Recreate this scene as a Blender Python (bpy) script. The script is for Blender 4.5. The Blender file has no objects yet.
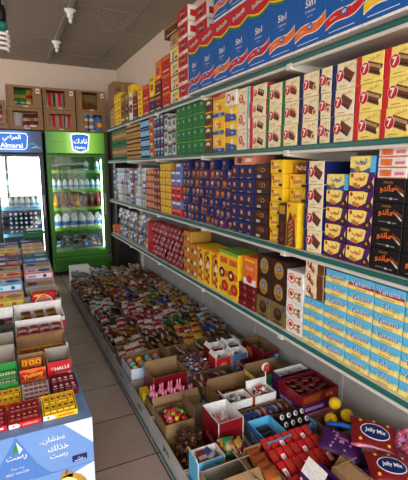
import bpy, math, random
from math import sin, cos, pi, radians as R
from mathutils import Vector, Matrix, Euler
rnd = random.Random(7)
SC = bpy.context.scene
COL = SC.collection

# ------------------------------------------------------------------ camera
cam = bpy.data.cameras.new('camera'); camo = bpy.data.objects.new('camera', cam); COL.objects.link(camo)
cam.sensor_fit = 'HORIZONTAL'; cam.sensor_width = 36.0; cam.lens = 36.0; cam.clip_start = .02
camo.location = (0, 0, 1.5); camo.rotation_euler = (R(90 - 9.9), 0, R(-26))
SC.camera = camo

# ------------------------------------------------------------------ daylight
world = bpy.data.worlds.new('sky'); SC.world = world; world.use_nodes = True
wn = world.node_tree
bg = wn.nodes['Background']
tc = wn.nodes.new('ShaderNodeTexCoord'); sx = wn.nodes.new('ShaderNodeSeparateXYZ'); rp = wn.nodes.new('ShaderNodeValToRGB')
mr = wn.nodes.new('ShaderNodeMapRange'); mr.inputs[1].default_value = -1; mr.inputs[2].default_value = 1
wn.links.new(tc.outputs['Generated'], sx.inputs[0]); wn.links.new(sx.outputs['Z'], mr.inputs[0]); wn.links.new(mr.outputs[0], rp.inputs[0]); wn.links.new(rp.outputs[0], bg.inputs[0])
rp.color_ramp.elements[0].position = .40; rp.color_ramp.elements[0].color = (1.0, .88, .74, 1)      # sunlit sandy street
rp.color_ramp.elements[1].position = .56; rp.color_ramp.elements[1].color = (.86, .93, 1.0, 1)      # bright sky
bg.inputs[1].default_value = 5.2
def portal(name, loc, w, h):
    l = bpy.data.lights.new(name, 'AREA'); l.shape = 'RECTANGLE'; l.size = w; l.size_y = h
    l.cycles.is_portal = True
    o = bpy.data.objects.new(name, l); COL.objects.link(o); o.location = loc; o.rotation_euler = (R(90), 0, 0); return o
DOOR = (-2.3, .10, 0.0, 2.85); WIN = (.16, 1.35, .6, 2.85); FY = -2.8      # shop door and shop window in the front wall
portal('door_daylight', ((DOOR[0]+DOOR[1])/2, FY-.02, (DOOR[2]+DOOR[3])/2), DOOR[1]-DOOR[0], DOOR[3]-DOOR[2])
ADDED_SIDE = (4.4, 5.8, 1.7, 2.8)                                                  # unseen opening added in the left wall to brighten the back
sp = portal('added_side_daylight', (-2.42, (ADDED_SIDE[0]+ADDED_SIDE[1])/2, (ADDED_SIDE[2]+ADDED_SIDE[3])/2), ADDED_SIDE[1]-ADDED_SIDE[0], ADDED_SIDE[3]-ADDED_SIDE[2]); sp.rotation_euler = (R(90), 0, R(-90))
portal('window_daylight', ((WIN[0]+WIN[1])/2, FY-.02, (WIN[2]+WIN[3])/2), WIN[1]-WIN[0], WIN[3]-WIN[2])
vs = SC.view_settings
SC.display_settings.display_device = 'sRGB'
vs.view_transform = 'Standard'; vs.look = 'None'; vs.gamma = 1.0; vs.use_curve_mapping = False
vs.exposure = 0.80

# ------------------------------------------------------------------ materials
def lin(c):
    return c/12.92 if c <= .04045 else ((c+.055)/1.055)**2.4
def hexc(h):
    return tuple(lin(int(h[i:i+2], 16)/255) for i in (0, 2, 4))
PAL = {}
def mk(name, hx, rough=.5, metal=0., vary=.10, scale=60, emit=0, spec=.4, bump=0.):
    m = bpy.data.materials.new(name); m.use_nodes = True; nt = m.node_tree
    b = nt.nodes['Principled BSDF']; c = hexc(hx)
    b.inputs['Roughness'].default_value = rough; b.inputs['Metallic'].default_value = metal
    b.inputs['Specular IOR Level'].default_value = spec
    t = nt.nodes.new('ShaderNodeTexCoord'); n = nt.nodes.new('ShaderNodeTexNoise'); n.inputs['Scale'].default_value = scale
    n.inputs['Detail'].default_value = 1
    nt.links.new(t.outputs['Object'], n.inputs['Vector'])
    r = nt.nodes.new('ShaderNodeValToRGB'); nt.links.new(n.outputs['Fac'], r.inputs[0])
    r.color_ramp.elements[0].position = .3; r.color_ramp.elements[1].position = .7
    r.color_ramp.elements[0].color = tuple(x*(1-vary) for x in c)+(1,); r.color_ramp.elements[1].color = tuple(min(1, x*(1+vary)) for x in c)+(1,)
    nt.links.new(r.outputs[0], b.inputs['Base Color'])
    if bump:
        bp = nt.nodes.new('ShaderNodeBump'); bp.inputs['Strength'].default_value = bump; bp.inputs['Distance'].default_value = .002
        nt.links.new(n.outputs['Fac'], bp.inputs['Height']); nt.links.new(bp.outputs[0], b.inputs['Normal'])
    if emit:
        b.inputs['Emission Color'].default_value = c+(1,); b.inputs['Emission Strength'].default_value = emit
    PAL[name] = m; return m
for n, h in dict(white='ece9e4', cream='f2e4bc', yellow='f2c526', gold='b98a35', orange='e8702a', red='c8242a', maroon='6e1420', brown='6b3a22',
                 choc='3a2018', tan='b58f63', blue='1a5cae', navy='1d2560', sky='62bde8', teal='1d7a70', green='23703a', lime='7fb83a', purple='4f2060',
                 pink='df7f98', black='171516', grey='8d8b88', lgrey='bdbab5', dgrey='45443f', silver='a9afb4', olive='7a6a3a', salmon='d9886c', lemon='f6e07a', leaf='2f8a3c', lilac='b890c8').items():
    mk(n, h, .5, spec=.22)
for n, h in dict(foilred='861620', foilblue='2a4a9a', foilgold='9c7428', foilsilver='b5b8bd', foilbrown='5a3320', foilgreen='2c6a3a', foilwhite='b4aea6', foilpurple='4a2160', foilteal='1f8296', foilyellow='a8842c', foilorange='9c4a1e', foilpink='c8607e', foildark='2a1a1c').items():
    mk(n, h, .28, .15, .18, 90, spec=.6, bump=.5)
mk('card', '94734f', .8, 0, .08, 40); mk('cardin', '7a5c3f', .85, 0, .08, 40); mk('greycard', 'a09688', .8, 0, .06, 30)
mk('paint', 'd8d5cd', .45, 0, .03, 20); mk('tealtrim', '1f6660', .4, 0, .05, 20); mk('panel', '9c9a96', .55, 0, .04, 6)
mk('chrome', 'c8c8c8', .2, 1, .02); mk('plasticwhite', 'f0efec', .3, 0, .02)
mk('fridgegreen', '3c7f24', .4, 0, .05, 8); mk('fridgedark', '1a2230', .4, 0, .05, 8); mk('fridgein', 'd8dcda', .5, 0, .03)
mk('wateryblue', '6f95cf', .45, 0, .03, 10); mk('waterdeep', '4f7cc2', .45, 0, .03, 10); mk('waterpale', 'd5e2f3', .45, 0, .03)
mk('juiceorange', 'e08a20', .25, 0, .1, 30); mk('juicebrown', '7a3a1a', .25, 0, .1, 30); mk('milk', 'f2f2ee', .3, 0, .03)
mk('led', 'eaf6ff', .5, emit=8); mk('socket', 'f2f0ea', .35); mk('wire', '8a8780', .5)
mk('mesh_green', '1c5a36', .5)
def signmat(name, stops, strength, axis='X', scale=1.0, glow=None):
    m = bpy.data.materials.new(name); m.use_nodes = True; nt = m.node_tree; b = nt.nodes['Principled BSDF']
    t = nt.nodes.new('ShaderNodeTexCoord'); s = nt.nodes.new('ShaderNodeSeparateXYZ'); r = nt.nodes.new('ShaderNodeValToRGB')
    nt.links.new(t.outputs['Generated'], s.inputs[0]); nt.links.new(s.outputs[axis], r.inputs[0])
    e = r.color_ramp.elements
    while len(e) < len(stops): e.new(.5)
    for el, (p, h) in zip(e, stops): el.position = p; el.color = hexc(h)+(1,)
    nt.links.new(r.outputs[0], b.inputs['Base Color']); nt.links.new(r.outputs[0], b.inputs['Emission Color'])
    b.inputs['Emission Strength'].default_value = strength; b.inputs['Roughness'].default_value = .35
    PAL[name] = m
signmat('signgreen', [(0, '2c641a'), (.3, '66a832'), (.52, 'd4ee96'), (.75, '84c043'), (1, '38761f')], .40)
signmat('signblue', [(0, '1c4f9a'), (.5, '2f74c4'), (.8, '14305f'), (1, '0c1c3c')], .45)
mk('signwhite', 'f4f8ff', .4, emit=.5); mk('signshield', '1f6fd0', .4, emit=.35)
def glass(name, tint='f4faf8', refl=1.7):
    m = bpy.data.materials.new(name); m.use_nodes = True; nt = m.node_tree; nt.nodes.clear()
    o = nt.nodes.new('ShaderNodeOutputMaterial'); mx = nt.nodes.new('ShaderNodeMixShader'); tr = nt.nodes.new('ShaderNodeBsdfTransparent'); g = nt.nodes.new('ShaderNodeBsdfGlossy')
    f = nt.nodes.new('ShaderNodeFresnel'); f.inputs[0].default_value = 1.75; g.inputs['Roughness'].default_value = .02
    n = nt.nodes.new('ShaderNodeTexNoise'); n.inputs['Scale'].default_value = 3
    mu = nt.nodes.new('ShaderNodeMath'); mu.operation = 'MULTIPLY'; mu.inputs[1].default_value = refl
    tr.inputs[0].default_value = hexc(tint)+(1,)
    nt.links.new(f.outputs[0], mu.inputs[0]); nt.links.new(mu.outputs[0], mx.inputs[0]); nt.links.new(tr.outputs[0], mx.inputs[1]); nt.links.new(g.outputs[0], mx.inputs[2]); nt.links.new(mx.outputs[0], o.inputs[0])
    PAL[name] = m
glass('glass')

def nodemat(name):
    m = bpy.data.materials.new(name); m.use_nodes = True; PAL[name] = m
    return m, m.node_tree, m.node_tree.nodes['Principled BSDF']
# plastered wall
m, nt, b = nodemat('plaster'); b.inputs['Roughness'].default_value = .85
t = nt.nodes.new('ShaderNodeTexCoord'); n = nt.nodes.new('ShaderNodeTexNoise'); n.inputs['Scale'].default_value = 2.5; n.inputs['Detail'].default_value = 6
r = nt.nodes.new('ShaderNodeValToRGB'); r.color_ramp.elements[0].color = hexc('d8c6b9')+(1,); r.color_ramp.elements[1].color = hexc('e4d4c7')+(1,)
nt.links.new(t.outputs['Object'], n.inputs['Vector']); nt.links.new(n.outputs['Fac'], r.inputs[0]); nt.links.new(r.outputs[0], b.inputs['Base Color'])
# floor: 40 cm glossy tiles with dark joints
m, nt, b = nodemat('floor_tile'); b.inputs['Roughness'].default_value = .22; b.inputs['Specular IOR Level'].default_value = .5
t = nt.nodes.new('ShaderNodeTexCoord'); mp = nt.nodes.new('ShaderNodeMapping'); mp.inputs['Location'].default_value = (-.23, -.27, 0)
br = nt.nodes.new('ShaderNodeTexBrick'); br.offset = 0; br.inputs['Scale'].default_value = 1; br.inputs['Brick Width'].default_value = .4; br.inputs['Row Height'].default_value = .4
br.inputs['Mortar Size'].default_value = .0035; br.inputs['Mortar Smooth'].default_value = .1
br.inputs['Color1'].default_value = hexc('bda799')+(1,); br.inputs['Color2'].default_value = hexc('b49d90')+(1,); br.inputs['Mortar'].default_value = hexc('3a2e2a')+(1,)
n = nt.nodes.new('ShaderNodeTexNoise'); n.inputs['Scale'].default_value = 6; n.inputs['Detail'].default_value = 5
mx = nt.nodes.new('ShaderNodeMixRGB'); mx.blend_type = 'MULTIPLY'; mx.inputs[0].default_value = .35
nt.links.new(t.outputs['Object'], mp.inputs[0]); nt.links.new(mp.outputs[0], br.inputs['Vector']); nt.links.new(t.outputs['Object'], n.inputs['Vector'])
nt.links.new(br.outputs['Color'], mx.inputs[1]); nt.links.new(n.outputs['Fac'], mx.inputs[2]); nt.links.new(mx.outputs[0], b.inputs['Base Color'])
# ceiling panels: 60 cm pressed tiles, some plain and some patterned
m, nt, b = nodemat('ceiling_panel'); b.inputs['Roughness'].default_value = .7
t = nt.nodes.new('ShaderNodeTexCoord'); mp = nt.nodes.new('ShaderNodeMapping'); mp.inputs['Location'].default_value = (-.13, 0, 0)
br = nt.nodes.new('ShaderNodeTexBrick'); br.offset = 0; br.inputs['Scale'].default_value = 1; br.inputs['Brick Width'].default_value = .6; br.inputs['Row Height'].default_value = .6
br.inputs['Mortar Size'].default_value = .0; br.inputs['Color1'].default_value = (0, 0, 0, 1); br.inputs['Color2'].default_value = (1, 1, 1, 1)
vo = nt.nodes.new('ShaderNodeTexVoronoi'); vo.inputs['Scale'].default_value = 38; vo.feature = 'DISTANCE_TO_EDGE'
gt = nt.nodes.new('ShaderNodeMath'); gt.operation = 'GREATER_THAN'; gt.inputs[1].default_value = .5
r = nt.nodes.new('ShaderNodeValToRGB'); r.color_ramp.elements[0].color = hexc('857d72')+(1,); r.color_ramp.elements[1].color = hexc('b8afa2')+(1,); r.color_ramp.elements[1].position = .35
mx = nt.nodes.new('ShaderNodeMixRGB'); mx.inputs[1].default_value = hexc('988f83')+(1,)
nt.links.new(t.outputs['Object'], mp.inputs[0]); nt.links.new(mp.outputs[0], br.inputs['Vector']); nt.links.new(t.outputs['Object'], vo.inputs['Vector'])
nt.links.new(vo.outputs['Distance'], r.inputs[0]); nt.links.new(br.outputs['Color'], gt.inputs[0]); nt.links.new(gt.outputs[0], mx.inputs[0]); nt.links.new(r.outputs[0], mx.inputs[2]); nt.links.new(mx.outputs[0], b.inputs['Base Color'])
mk('outsideground', 'c8b8a0', .9, 0, .1, 3)

# ------------------------------------------------------------------ mesh builder
_txt = {}
AR = {'ا': 'FE8D FE8E', 'أ': 'FE83 FE84', 'ب': 'FE8F FE90 FE91 FE92', 'ت': 'FE95 FE96 FE97 FE98', 'ة': 'FE93 FE94', 'خ': 'FEA5 FEA6 FEA7 FEA8', 'د': 'FEA9 FEAA',
      'ذ': 'FEAB FEAC', 'ر': 'FEAD FEAE', 'س': 'FEB1 FEB2 FEB3 FEB4', 'ش': 'FEB5 FEB6 FEB7 FEB8', 'ط': 'FEC1 FEC2 FEC3 FEC4', 'ع': 'FEC9 FECA FECB FECC',
      'ك': 'FED9 FEDA FEDB FEDC', 'ل': 'FEDD FEDE FEDF FEE0', 'م': 'FEE1 FEE2 FEE3 FEE4', 'ن': 'FEE5 FEE6 FEE7 FEE8', 'ه': 'FEE9 FEEA FEEB FEEC', 'و': 'FEED FEEE', 'ي': 'FEF1 FEF2 FEF3 FEF4', 'ف': 'FED1 FED2 FED3 FED4'}
def shape_arabic(s):
    out = []
    for i, ch in enumerate(s):
        if ch not in AR: out.append(ch); continue
        f = AR[ch].split()
        prev = i > 0 and s[i-1] in AR and len(AR[s[i-1]].split()) == 4
        nxt = i+1 < len(s) and s[i+1] in AR and len(f) == 4
        k = 3 if prev and nxt else 1 if prev else 2 if nxt else 0
        out.append(chr(int(f[k], 16)))
    return ''.join(reversed(out))
def text_geo(s, bold=.0):
    key = (s, bold)
    if key not in _txt:
        c = bpy.data.curves.new('t', 'FONT'); c.body = shape_arabic(s) if any(ch in AR for ch in s) else s
        c.resolution_u = 2; c.offset = bold
        o = bpy.data.objects.new('t', c); COL.objects.link(o); bpy.context.view_layer.update()
        me = o.to_mesh(); v = [(p.co.x, p.co.y) for p in me.vertices]; f = [tuple(p.vertices) for p in me.polygons]
        o.to_mesh_clear(); bpy.data.objects.remove(o); bpy.data.curves.remove(c)
        x0 = min(p[0] for p in v); x1 = max(p[0] for p in v); y0 = min(p[1] for p in v); y1 = max(p[1] for p in v)
        v = [(x-(x0+x1)/2, y-(y0+y1)/2) for x, y in v]
        _txt[key] = (v, f, x1-x0, y1-y0)
    return _txt[key]
class Face:
    def __init__(s, o, r, u, w, h):
        s.o = Vector(o); s.r = Vector(r).normalized(); s.u = Vector(u).normalized(); s.n = s.r.cross(s.u); s.w = w; s.h = h
    def p(s, x, y, l=1): return s.o + s.r*((x-.5)*s.w) + s.u*(y*s.h) + s.n*(l*.0006)
class MB:
    def __init__(s): s.v = []; s.f = []; s.m = []; s.sm = []; s.T = Matrix.Identity(4)
    def add(s, vs, fs, col, smooth=False):
        b = len(s.v); s.v += [tuple(s.T @ Vector(p)) for p in vs]
        for i, f in enumerate(fs):
            s.f.append(tuple(b+k for k in f)); s.m.append(col[i] if isinstance(col, (list, tuple)) else col); s.sm.append(smooth)
        return s
    def box(s, a, b, col, c=.0012, cols=None):
        (x0, y0, z0), (x1, y1, z1) = a, b
        c = min(c, (x1-x0)*.3, (y1-y0)*.3, (z1-z0)*.3)
        cols = cols or {}
        P = []; idx = {}
        for i, X in enumerate((x0, x1)):
            for j, Y in enumerate((y0, y1)):
                for k, Z in enumerate((z0, z1)):
                    dx, dy, dz = (c, -c)[i], (c, -c)[j], (c, -c)[k]
                    for ax, q in enumerate(((X, Y+dy, Z+dz), (X+dx, Y, Z+dz), (X+dx, Y+dy, Z))):
                        idx[i, j, k, ax] = len(P); P.append(q)
        F = []; M = []
        def q(l, m): F.append(l); M.append(m)
        g = lambda *t: idx[t]
        q((g(0,0,0,0), g(0,0,1,0), g(0,1,1,0), g(0,1,0,0)), cols.get('-x', col)); q((g(1,0,0,0), g(1,1,0,0), g(1,1,1,0), g(1,0,1,0)), cols.get('+x', col))
        q((g(0,0,0,1), g(1,0,0,1), g(1,0,1,1), g(0,0,1,1)), cols.get('-y', col)); q((g(0,1,0,1), g(0,1,1,1), g(1,1,1,1), g(1,1,0,1)), cols.get('+y', col))
        q((g(0,0,0,2), g(0,1,0,2), g(1,1,0,2), g(1,0,0,2)), cols.get('-z', col)); q((g(0,0,1,2), g(1,0,1,2), g(1,1,1,2), g(0,1,1,2)), cols.get('+z', col))
        for i in (0, 1):
            for j in (0, 1): q((g(i,j,0,0), g(i,j,1,0), g(i,j,1,1), g(i,j,0,1)), col)
            for k in (0, 1): q((g(i,0,k,0), g(i,1,k,0), g(i,1,k,2), g(i,0,k,2)), col)
        for j in (0, 1):
            for k in (0, 1): q((g(0,j,k,1), g(1,j,k,1), g(1,j,k,2), g(0,j,k,2)), col)
        for i in (0, 1):
            for j in (0, 1):
                for k in (0, 1): q((g(i,j,k,0), g(i,j,k,1), g(i,j,k,2)), col)
        return s.add(P, F, M)
    def lathe(s, prof, col, n=16, c=(0, 0, 0), cols=None):
        P = []; F = []; M = []
        for r, z in prof:
            for i in range(n): P.append((c[0]+r*cos(2*pi*i/n), c[1]+r*sin(2*pi*i/n), c[2]+z))
        for k in range(len(prof)-1):
            for i in range(n):
                F.append((k*n+i, k*n+(i+1) % n, (k+1)*n+(i+1) % n, (k+1)*n+i)); M.append(cols[k] if cols else col)
        F.append(tuple(range(n))[::-1]); M.append(cols[0] if cols else col); F.append(tuple((len(prof)-1)*n+i for i in range(n))); M.append(cols[-1] if cols else col)
        return s.add(P, F, M, True)
    def tube(s, pts, r, col, n=8):
        P = []; F = []; pts = [Vector(p) for p in pts]
        for k, p in enumerate(pts):
            d = (pts[min(k+1, len(pts)-1)]-pts[max(k-1, 0)]).normalized(); a = d.orthogonal().normalized() if k == 0 else (a - d*a.dot(d)).normalized(); b = d.cross(a)
            for i in range(n): P.append(p+a*(r*cos(2*pi*i/n))+b*(r*sin(2*pi*i/n)))
        for k in range(len(pts)-1):
            for i in range(n): F.append((k*n+i, k*n+(i+1) % n, (k+1)*n+(i+1) % n, (k+1)*n+i))
        F += [tuple(range(n))[::-1], tuple((len(pts)-1)*n+i for i in range(n))]
        return s.add([tuple(p) for p in P], F, col, True)
    def ball(s, c, r, col, sx=1, sy=1, sz=1, n=12, m=8, bump=0):
        prof = [(max(1e-4, r*sin(pi*i/m)), -r*cos(pi*i/m)) for i in range(m+1)]
        P = []; F = []
        for q, z in prof:
            for i in range(n):
                k = 1+bump*(rnd.random()-.5); P.append((c[0]+sx*q*k*cos(2*pi*i/n), c[1]+sy*q*k*sin(2*pi*i/n), c[2]+sz*z*k))
        for k in range(m):
            for i in range(n): F.append((k*n+i, k*n+(i+1) % n, (k+1)*n+(i+1) % n, (k+1)*n+i))
        return s.add(P, F, col, True)
    # flat pillow pack lying in the xy plane, crimped ends along y
    def pillow(s, w, l, t, col, endcol=None, band=None, nx=6, ny=10, c=(0, 0, 0), wob=.0):
        endcol = endcol or col; band = band or col
        P = []; F = []; M = []
        for sgn in (1, -1):
            for j in range(ny+1):
                v = -1+2*j/ny
                for i in range(nx+1):
                    u = -1+2*i/nx
                    h = t/2*((1-abs(u)**2.6)*(1-abs(v)**4))**.6 if abs(u) < 1 and abs(v) < 1 else 0
                    h *= 1+wob*(rnd.random()-.5)
                    wv = 1+.0*abs(v)
                    P.append((c[0]+u*w/2*(1-.06*(1-abs(v))), c[1]+v*l/2, c[2]+t/2+sgn*h))
        N = (nx+1)*(ny+1)
        for a in (0, 1):
            for j in range(ny):
                for i in range(nx):
                    q = [a*N+j*(nx+1)+i, a*N+j*(nx+1)+i+1, a*N+(j+1)*(nx+1)+i+1, a*N+(j+1)*(nx+1)+i]
                    F.append(q if a == 0 else q[::-1]); M.append(endcol if j in (0, ny-1) else band if ny*.35 < j+.5 < ny*.65 else col)
        return s.add(P, F, M, True)
    # decals
    def rect(s, F, x0, y0, x1, y1, col, l=1): return s.add([F.p(x0, y0, l), F.p(x1, y0, l), F.p(x1, y1, l), F.p(x0, y1, l)], [(0, 1, 2, 3)], col)
    def poly(s, F, pts, col, l=1): return s.add([F.p(x, y, l) for x, y in pts], [tuple(range(len(pts)))], col)
    def ell(s, F, cx, cy, rx, ry, col, l=1, n=14, rot=0):     # radii in units of the face height
        a = R(rot); k = F.h/F.w; pts = []
        for i in range(n):
            x = rx*cos(2*pi*i/n); y = ry*sin(2*pi*i/n)
            pts.append((cx+(x*cos(a)-y*sin(a))*k, cy+x*sin(a)+y*cos(a)))
        return s.poly(F, pts, col, l)
    def bar(s, F, cx, cy, lx, ly, col, l=1, rot=0):
        a = R(rot); k = F.h/F.w
        return s.poly(F, [(cx+(x*cos(a)-y*sin(a))*k, cy+x*sin(a)+y*cos(a)) for x, y in ((-lx, -ly), (lx, -ly), (lx, ly), (-lx, ly))], col, l)
    def ribbon(s, F, pts, th, col, l=1):
        return s.add([F.p(x, y-th/2, l) for x, y in pts]+[F.p(x, y+th/2, l) for x, y in pts], [(i, i+1, len(pts)+i+1, len(pts)+i) for i in range(len(pts)-1)], col)
    def text(s, F, t, cx, cy, size, col, l=2, maxw=None, rot=0, bold=0.):   # size: height of the word in face heights
        v, f, w, h = text_geo(t, bold)
        k = size*F.h/h
        if maxw: k = min(k, maxw*F.w/w)
        a = R(rot)
        o = F.p(cx, cy, l)
        return s.add([o+F.r*(k*(x*cos(a)-y*sin(a)))+F.u*(k*(x*sin(a)+y*cos(a))) for x, y in v], f, col)
    def mesh(s, name):
        me = bpy.data.meshes.new(name); me.from_pydata(s.v, [], s.f)
        names = []
        for c in s.m:
            if c not in names: names.append(c)
        for c in names: me.materials.append(PAL[c])
        me.polygons.foreach_set('material_index', [names.index(c) for c in s.m])
        me.polygons.foreach_set('use_smooth', s.sm); me.update(); return me
    def obj(s, name, parent=None, loc=None, rot=None):
        o = bpy.data.objects.new(name, s.mesh(name)); COL.objects.link(o)
        if parent: o.parent = parent
        if loc: o.location = loc
        if rot: o.rotation_euler = rot
        return o
def tag(o, label, cat, group=None, kind=None):
    if not 4 <= len(label.split()) <= 16: print('BADLABEL', len(label.split()), label)
    o['label'] = label; o['category'] = cat
    if group: o['group'] = group
    elif 'group' in o.keys(): del o['group']
    if kind: o['kind'] = kind
    return o
def empty(name, loc, label, cat, group=None, rz=0):
    o = bpy.data.objects.new(name, None); COL.objects.link(o); o.empty_display_size = .05
    o.location = loc; o.rotation_euler = (0, 0, rz); return tag(o, label, cat, group)
def struct(o): o['kind'] = 'structure'; return o
def kids(o): return [c for c in KID.get(o.name, [])]
KID = {}
def child(root, o): KID.setdefault(root.name, []).append(o); o.parent = root; return o
PRO = {}
def dup(o):
    r = o.copy(); COL.objects.link(r)
    for c in kids(o):
        d = dup(c); child(r, d)
    return r
# the first use of a prototype moves it, later uses copy it with its parts
def use(key, loc, rz=0, label='', group=None, rx=0, ry=0, s=1, name=None):
    o = PRO[key]
    if o.get('_used'): o = dup(o)
    o['_used'] = 1; USED.append(o)
    o.location = loc; o.rotation_euler = (rx, ry, rz)
    if s != 1: o.scale = (s, s, s)
    if name: o.name = name
    tag(o, label, o['category'], group or None)
    return o
USED = []
def proto(key, name, cat, mb):
    o = mb.obj(name); o['category'] = cat; PRO[key] = o; return o
ORD = ['first', 'second', 'third', 'fourth', 'fifth', 'sixth', 'seventh', 'eighth', 'ninth', 'tenth', 'eleventh', 'twelfth', 'thirteenth', 'fourteenth', 'fifteenth']
# ------------------------------------------------------------------ the room
XW, XL, YB, ZC = 1.70, -2.4, 6.6, 3.0
mb = MB(); mb.box((XL-.1, FY-.1, -.1), (XW+.1, YB+.1, 0), 'floor_tile'); struct(mb.obj('floor'))
mb = MB(); mb.box((XL-.1, FY-.1, ZC), (XW+.1, YB+.1, ZC+.1), 'ceiling_panel'); struct(mb.obj('ceiling'))
mb = MB(); mb.box((XW, FY-.1, 0), (XW+.1, YB+.1, ZC), 'plaster'); struct(mb.obj('wall_right'))
mb = MB()
for y0, y1, z0, z1 in ((FY-.1, ADDED_SIDE[0], 0, ZC), (ADDED_SIDE[1], YB+.1, 0, ZC), (ADDED_SIDE[0], ADDED_SIDE[1], 0, ADDED_SIDE[2]), (ADDED_SIDE[0], ADDED_SIDE[1], ADDED_SIDE[3], ZC)): mb.box((XL-.1, y0, z0), (XL, y1, z1), 'plaster', 0)
struct(mb.obj('wall_left'))
mb = MB(); mb.box((XL, YB, 0), (XW, YB+.1, ZC), 'plaster'); struct(mb.obj('wall_back'))
mb = MB()
for x0, x1, z0, z1 in ((XL, DOOR[0], 0, ZC), (DOOR[1], WIN[0], 0, ZC), (WIN[1], XW, 0, ZC), (DOOR[0], DOOR[1], DOOR[3], ZC), (WIN[0], WIN[1], 0, WIN[2]), (WIN[0], WIN[1], WIN[3], ZC)):
    mb.box((x0, FY-.1, z0), (x1, FY, z1), 'plaster', 0)
struct(mb.obj('wall_front'))
# suspended ceiling grid
mb = MB()
for k in range(-4, 3): 
    x = .13+.6*k
    if XL < x < XW: mb.box((x-.012, FY, ZC-.006), (x+.012, YB, ZC), 'grey', 0)
for k in range(-2, 11):
    y = .6*k
    if FY < y < YB: mb.box((XL, y-.012, ZC-.005), (XW, y+.012, ZC-.0005), 'grey', 0)
struct(mb.obj('trim_1'))
# bare lamp batten and lamp holders on the ceiling
rt = empty('lamp_batten', (.68, 5.2, ZC-.006), 'long thin ceiling batten carrying two white bulb holders', 'light fitting')
mb = MB(); mb.box((-.022, -1.5, -.03), (.022, 1.0, 0), 'wire'); child(rt, mb.obj('batten'))
for y in (-.95, .12):
    mb = MB(); mb.lathe([(.045, -.03), (.048, -.05), (.03, -.06), (.028, -.10), (.02, -.105)], 'socket', 14); o = child(rt, mb.obj('bulb_holder', loc=(0, y, 0)))
    mb = MB(); mb.lathe([(.014, -.105), (.017, -.13), (.012, -.15)], 'plasticwhite', 12); mb.box((-.05, -.02, -.045), (.05, .02, -.03), 'socket'); child(o, mb.obj('bulb_stub'))
rt = empty('spiral_bulb', (.075, 3.35, 2.99), 'white spiral energy saving bulb hanging at the ceiling edge', 'light bulb')
mb = MB(); mb.tube([(0, 0, 0), (0, 0, -.40)], .006, 'black'); child(rt, mb.obj('cord'))
mb = MB(); mb.lathe([(.022, -.49), (.03, -.47), (.03, -.41), (.02, -.38)], 'black', 14); child(rt, mb.obj('holder'))
mb = MB(); mb.lathe([(.02, -.54), (.034, -.53), (.034, -.495), (.024, -.49)], 'teal', 14); child(rt, mb.obj('ballast'))
mb = MB(); mb.tube([((.030+.008*sin(pi*i/60))*cos(i*.42), (.030+.008*sin(pi*i/60))*sin(i*.42), -.545-.13*i/60) for i in range(61)], .009, 'plasticwhite', 8); child(rt, mb.obj('spiral_tube'))

# ------------------------------------------------------------------ wall shelving
XS, XP = 1.20, 1.64
SH = dict(A=1.985, B=1.605, C=1.129, D=.70)
JO = (.68, 1.58, 2.48, 3.38, 4.28, 5.18)
mb = MB(); mb.box((XP, .2, .0), (XP+.02, 5.2, 2.02), 'panel'); rt = mb.obj('shelf_back_panel')
tag(rt, 'grey steel back panel of the wall shelving', 'shelving panel')
for k, y in enumerate(JO):
    if k == 0: continue
    mb = MB(); mb.box((XP-.012, y-.015, 0), (XP-.001, y+.015, 2.02), 'panel'); o = mb.obj('shelf_upright')
    tag(o, f'grey slotted steel shelving upright, {ORD[k-1]} one from the near end', 'shelving upright', 'shelving uprights')
for zi, (s, pos) in enumerate((('A', 'topmost shelf holding the blue coffee boxes'), ('B', 'shelf holding the croissant boxes'), ('C', 'shelf holding the black and purple biscuit boxes'), ('D', 'lowest shelf holding the blue and yellow wafer boxes'))):
    z = SH[s]
    rt = empty('wall_shelf', (0, 0, z), 'long steel '+pos, 'shelf', 'wall shelves')
    mb = MB(); mb.box((XS+.012, .25, -.022), (XP-.014, 5.18, -.001), 'paint'); child(rt, mb.obj('shelf_board'))
    mb = MB(); mb.box((XS, .25, -.022), (XS+.011, 5.18, -.002), 'tealtrim', .003); o = child(rt, mb.obj('ticket_strip')); o['label'] = 'teal price ticket strip'
    mb = MB(); mb.box((XS-.003, .25, -.037), (XS+.012, 5.18, -.0225), 'paint', .004); child(rt, mb.obj('front_rail'))
    for y in JO[1:5]:
        mb = MB(); t = .016
        P = [(XS-.006, y-t, -.046), (XS-.006, y+t, -.046), (XP-.013, y+t, -.085), (XP-.013, y-t, -.085), (XS-.006, y-t, -.02), (XS-.006, y+t, -.02), (XP-.013, y+t, -.023), (XP-.013, y-t, -.023)]
        mb.add(P, [(3, 2, 1, 0), (4, 5, 6, 7), (0, 1, 5, 4), (1, 2, 6, 5), (2, 3, 7, 6), (3, 0, 4, 7)], 'paint'); child(rt, mb.obj('bracket'))
mb = MB(); mb.box((1.02, .3, .0), (XP-.04, 5.15, .12), 'paint'); tag(mb.obj('base_deck'), 'low white base deck under the floor sweets along the wall', 'shelf base')

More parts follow.
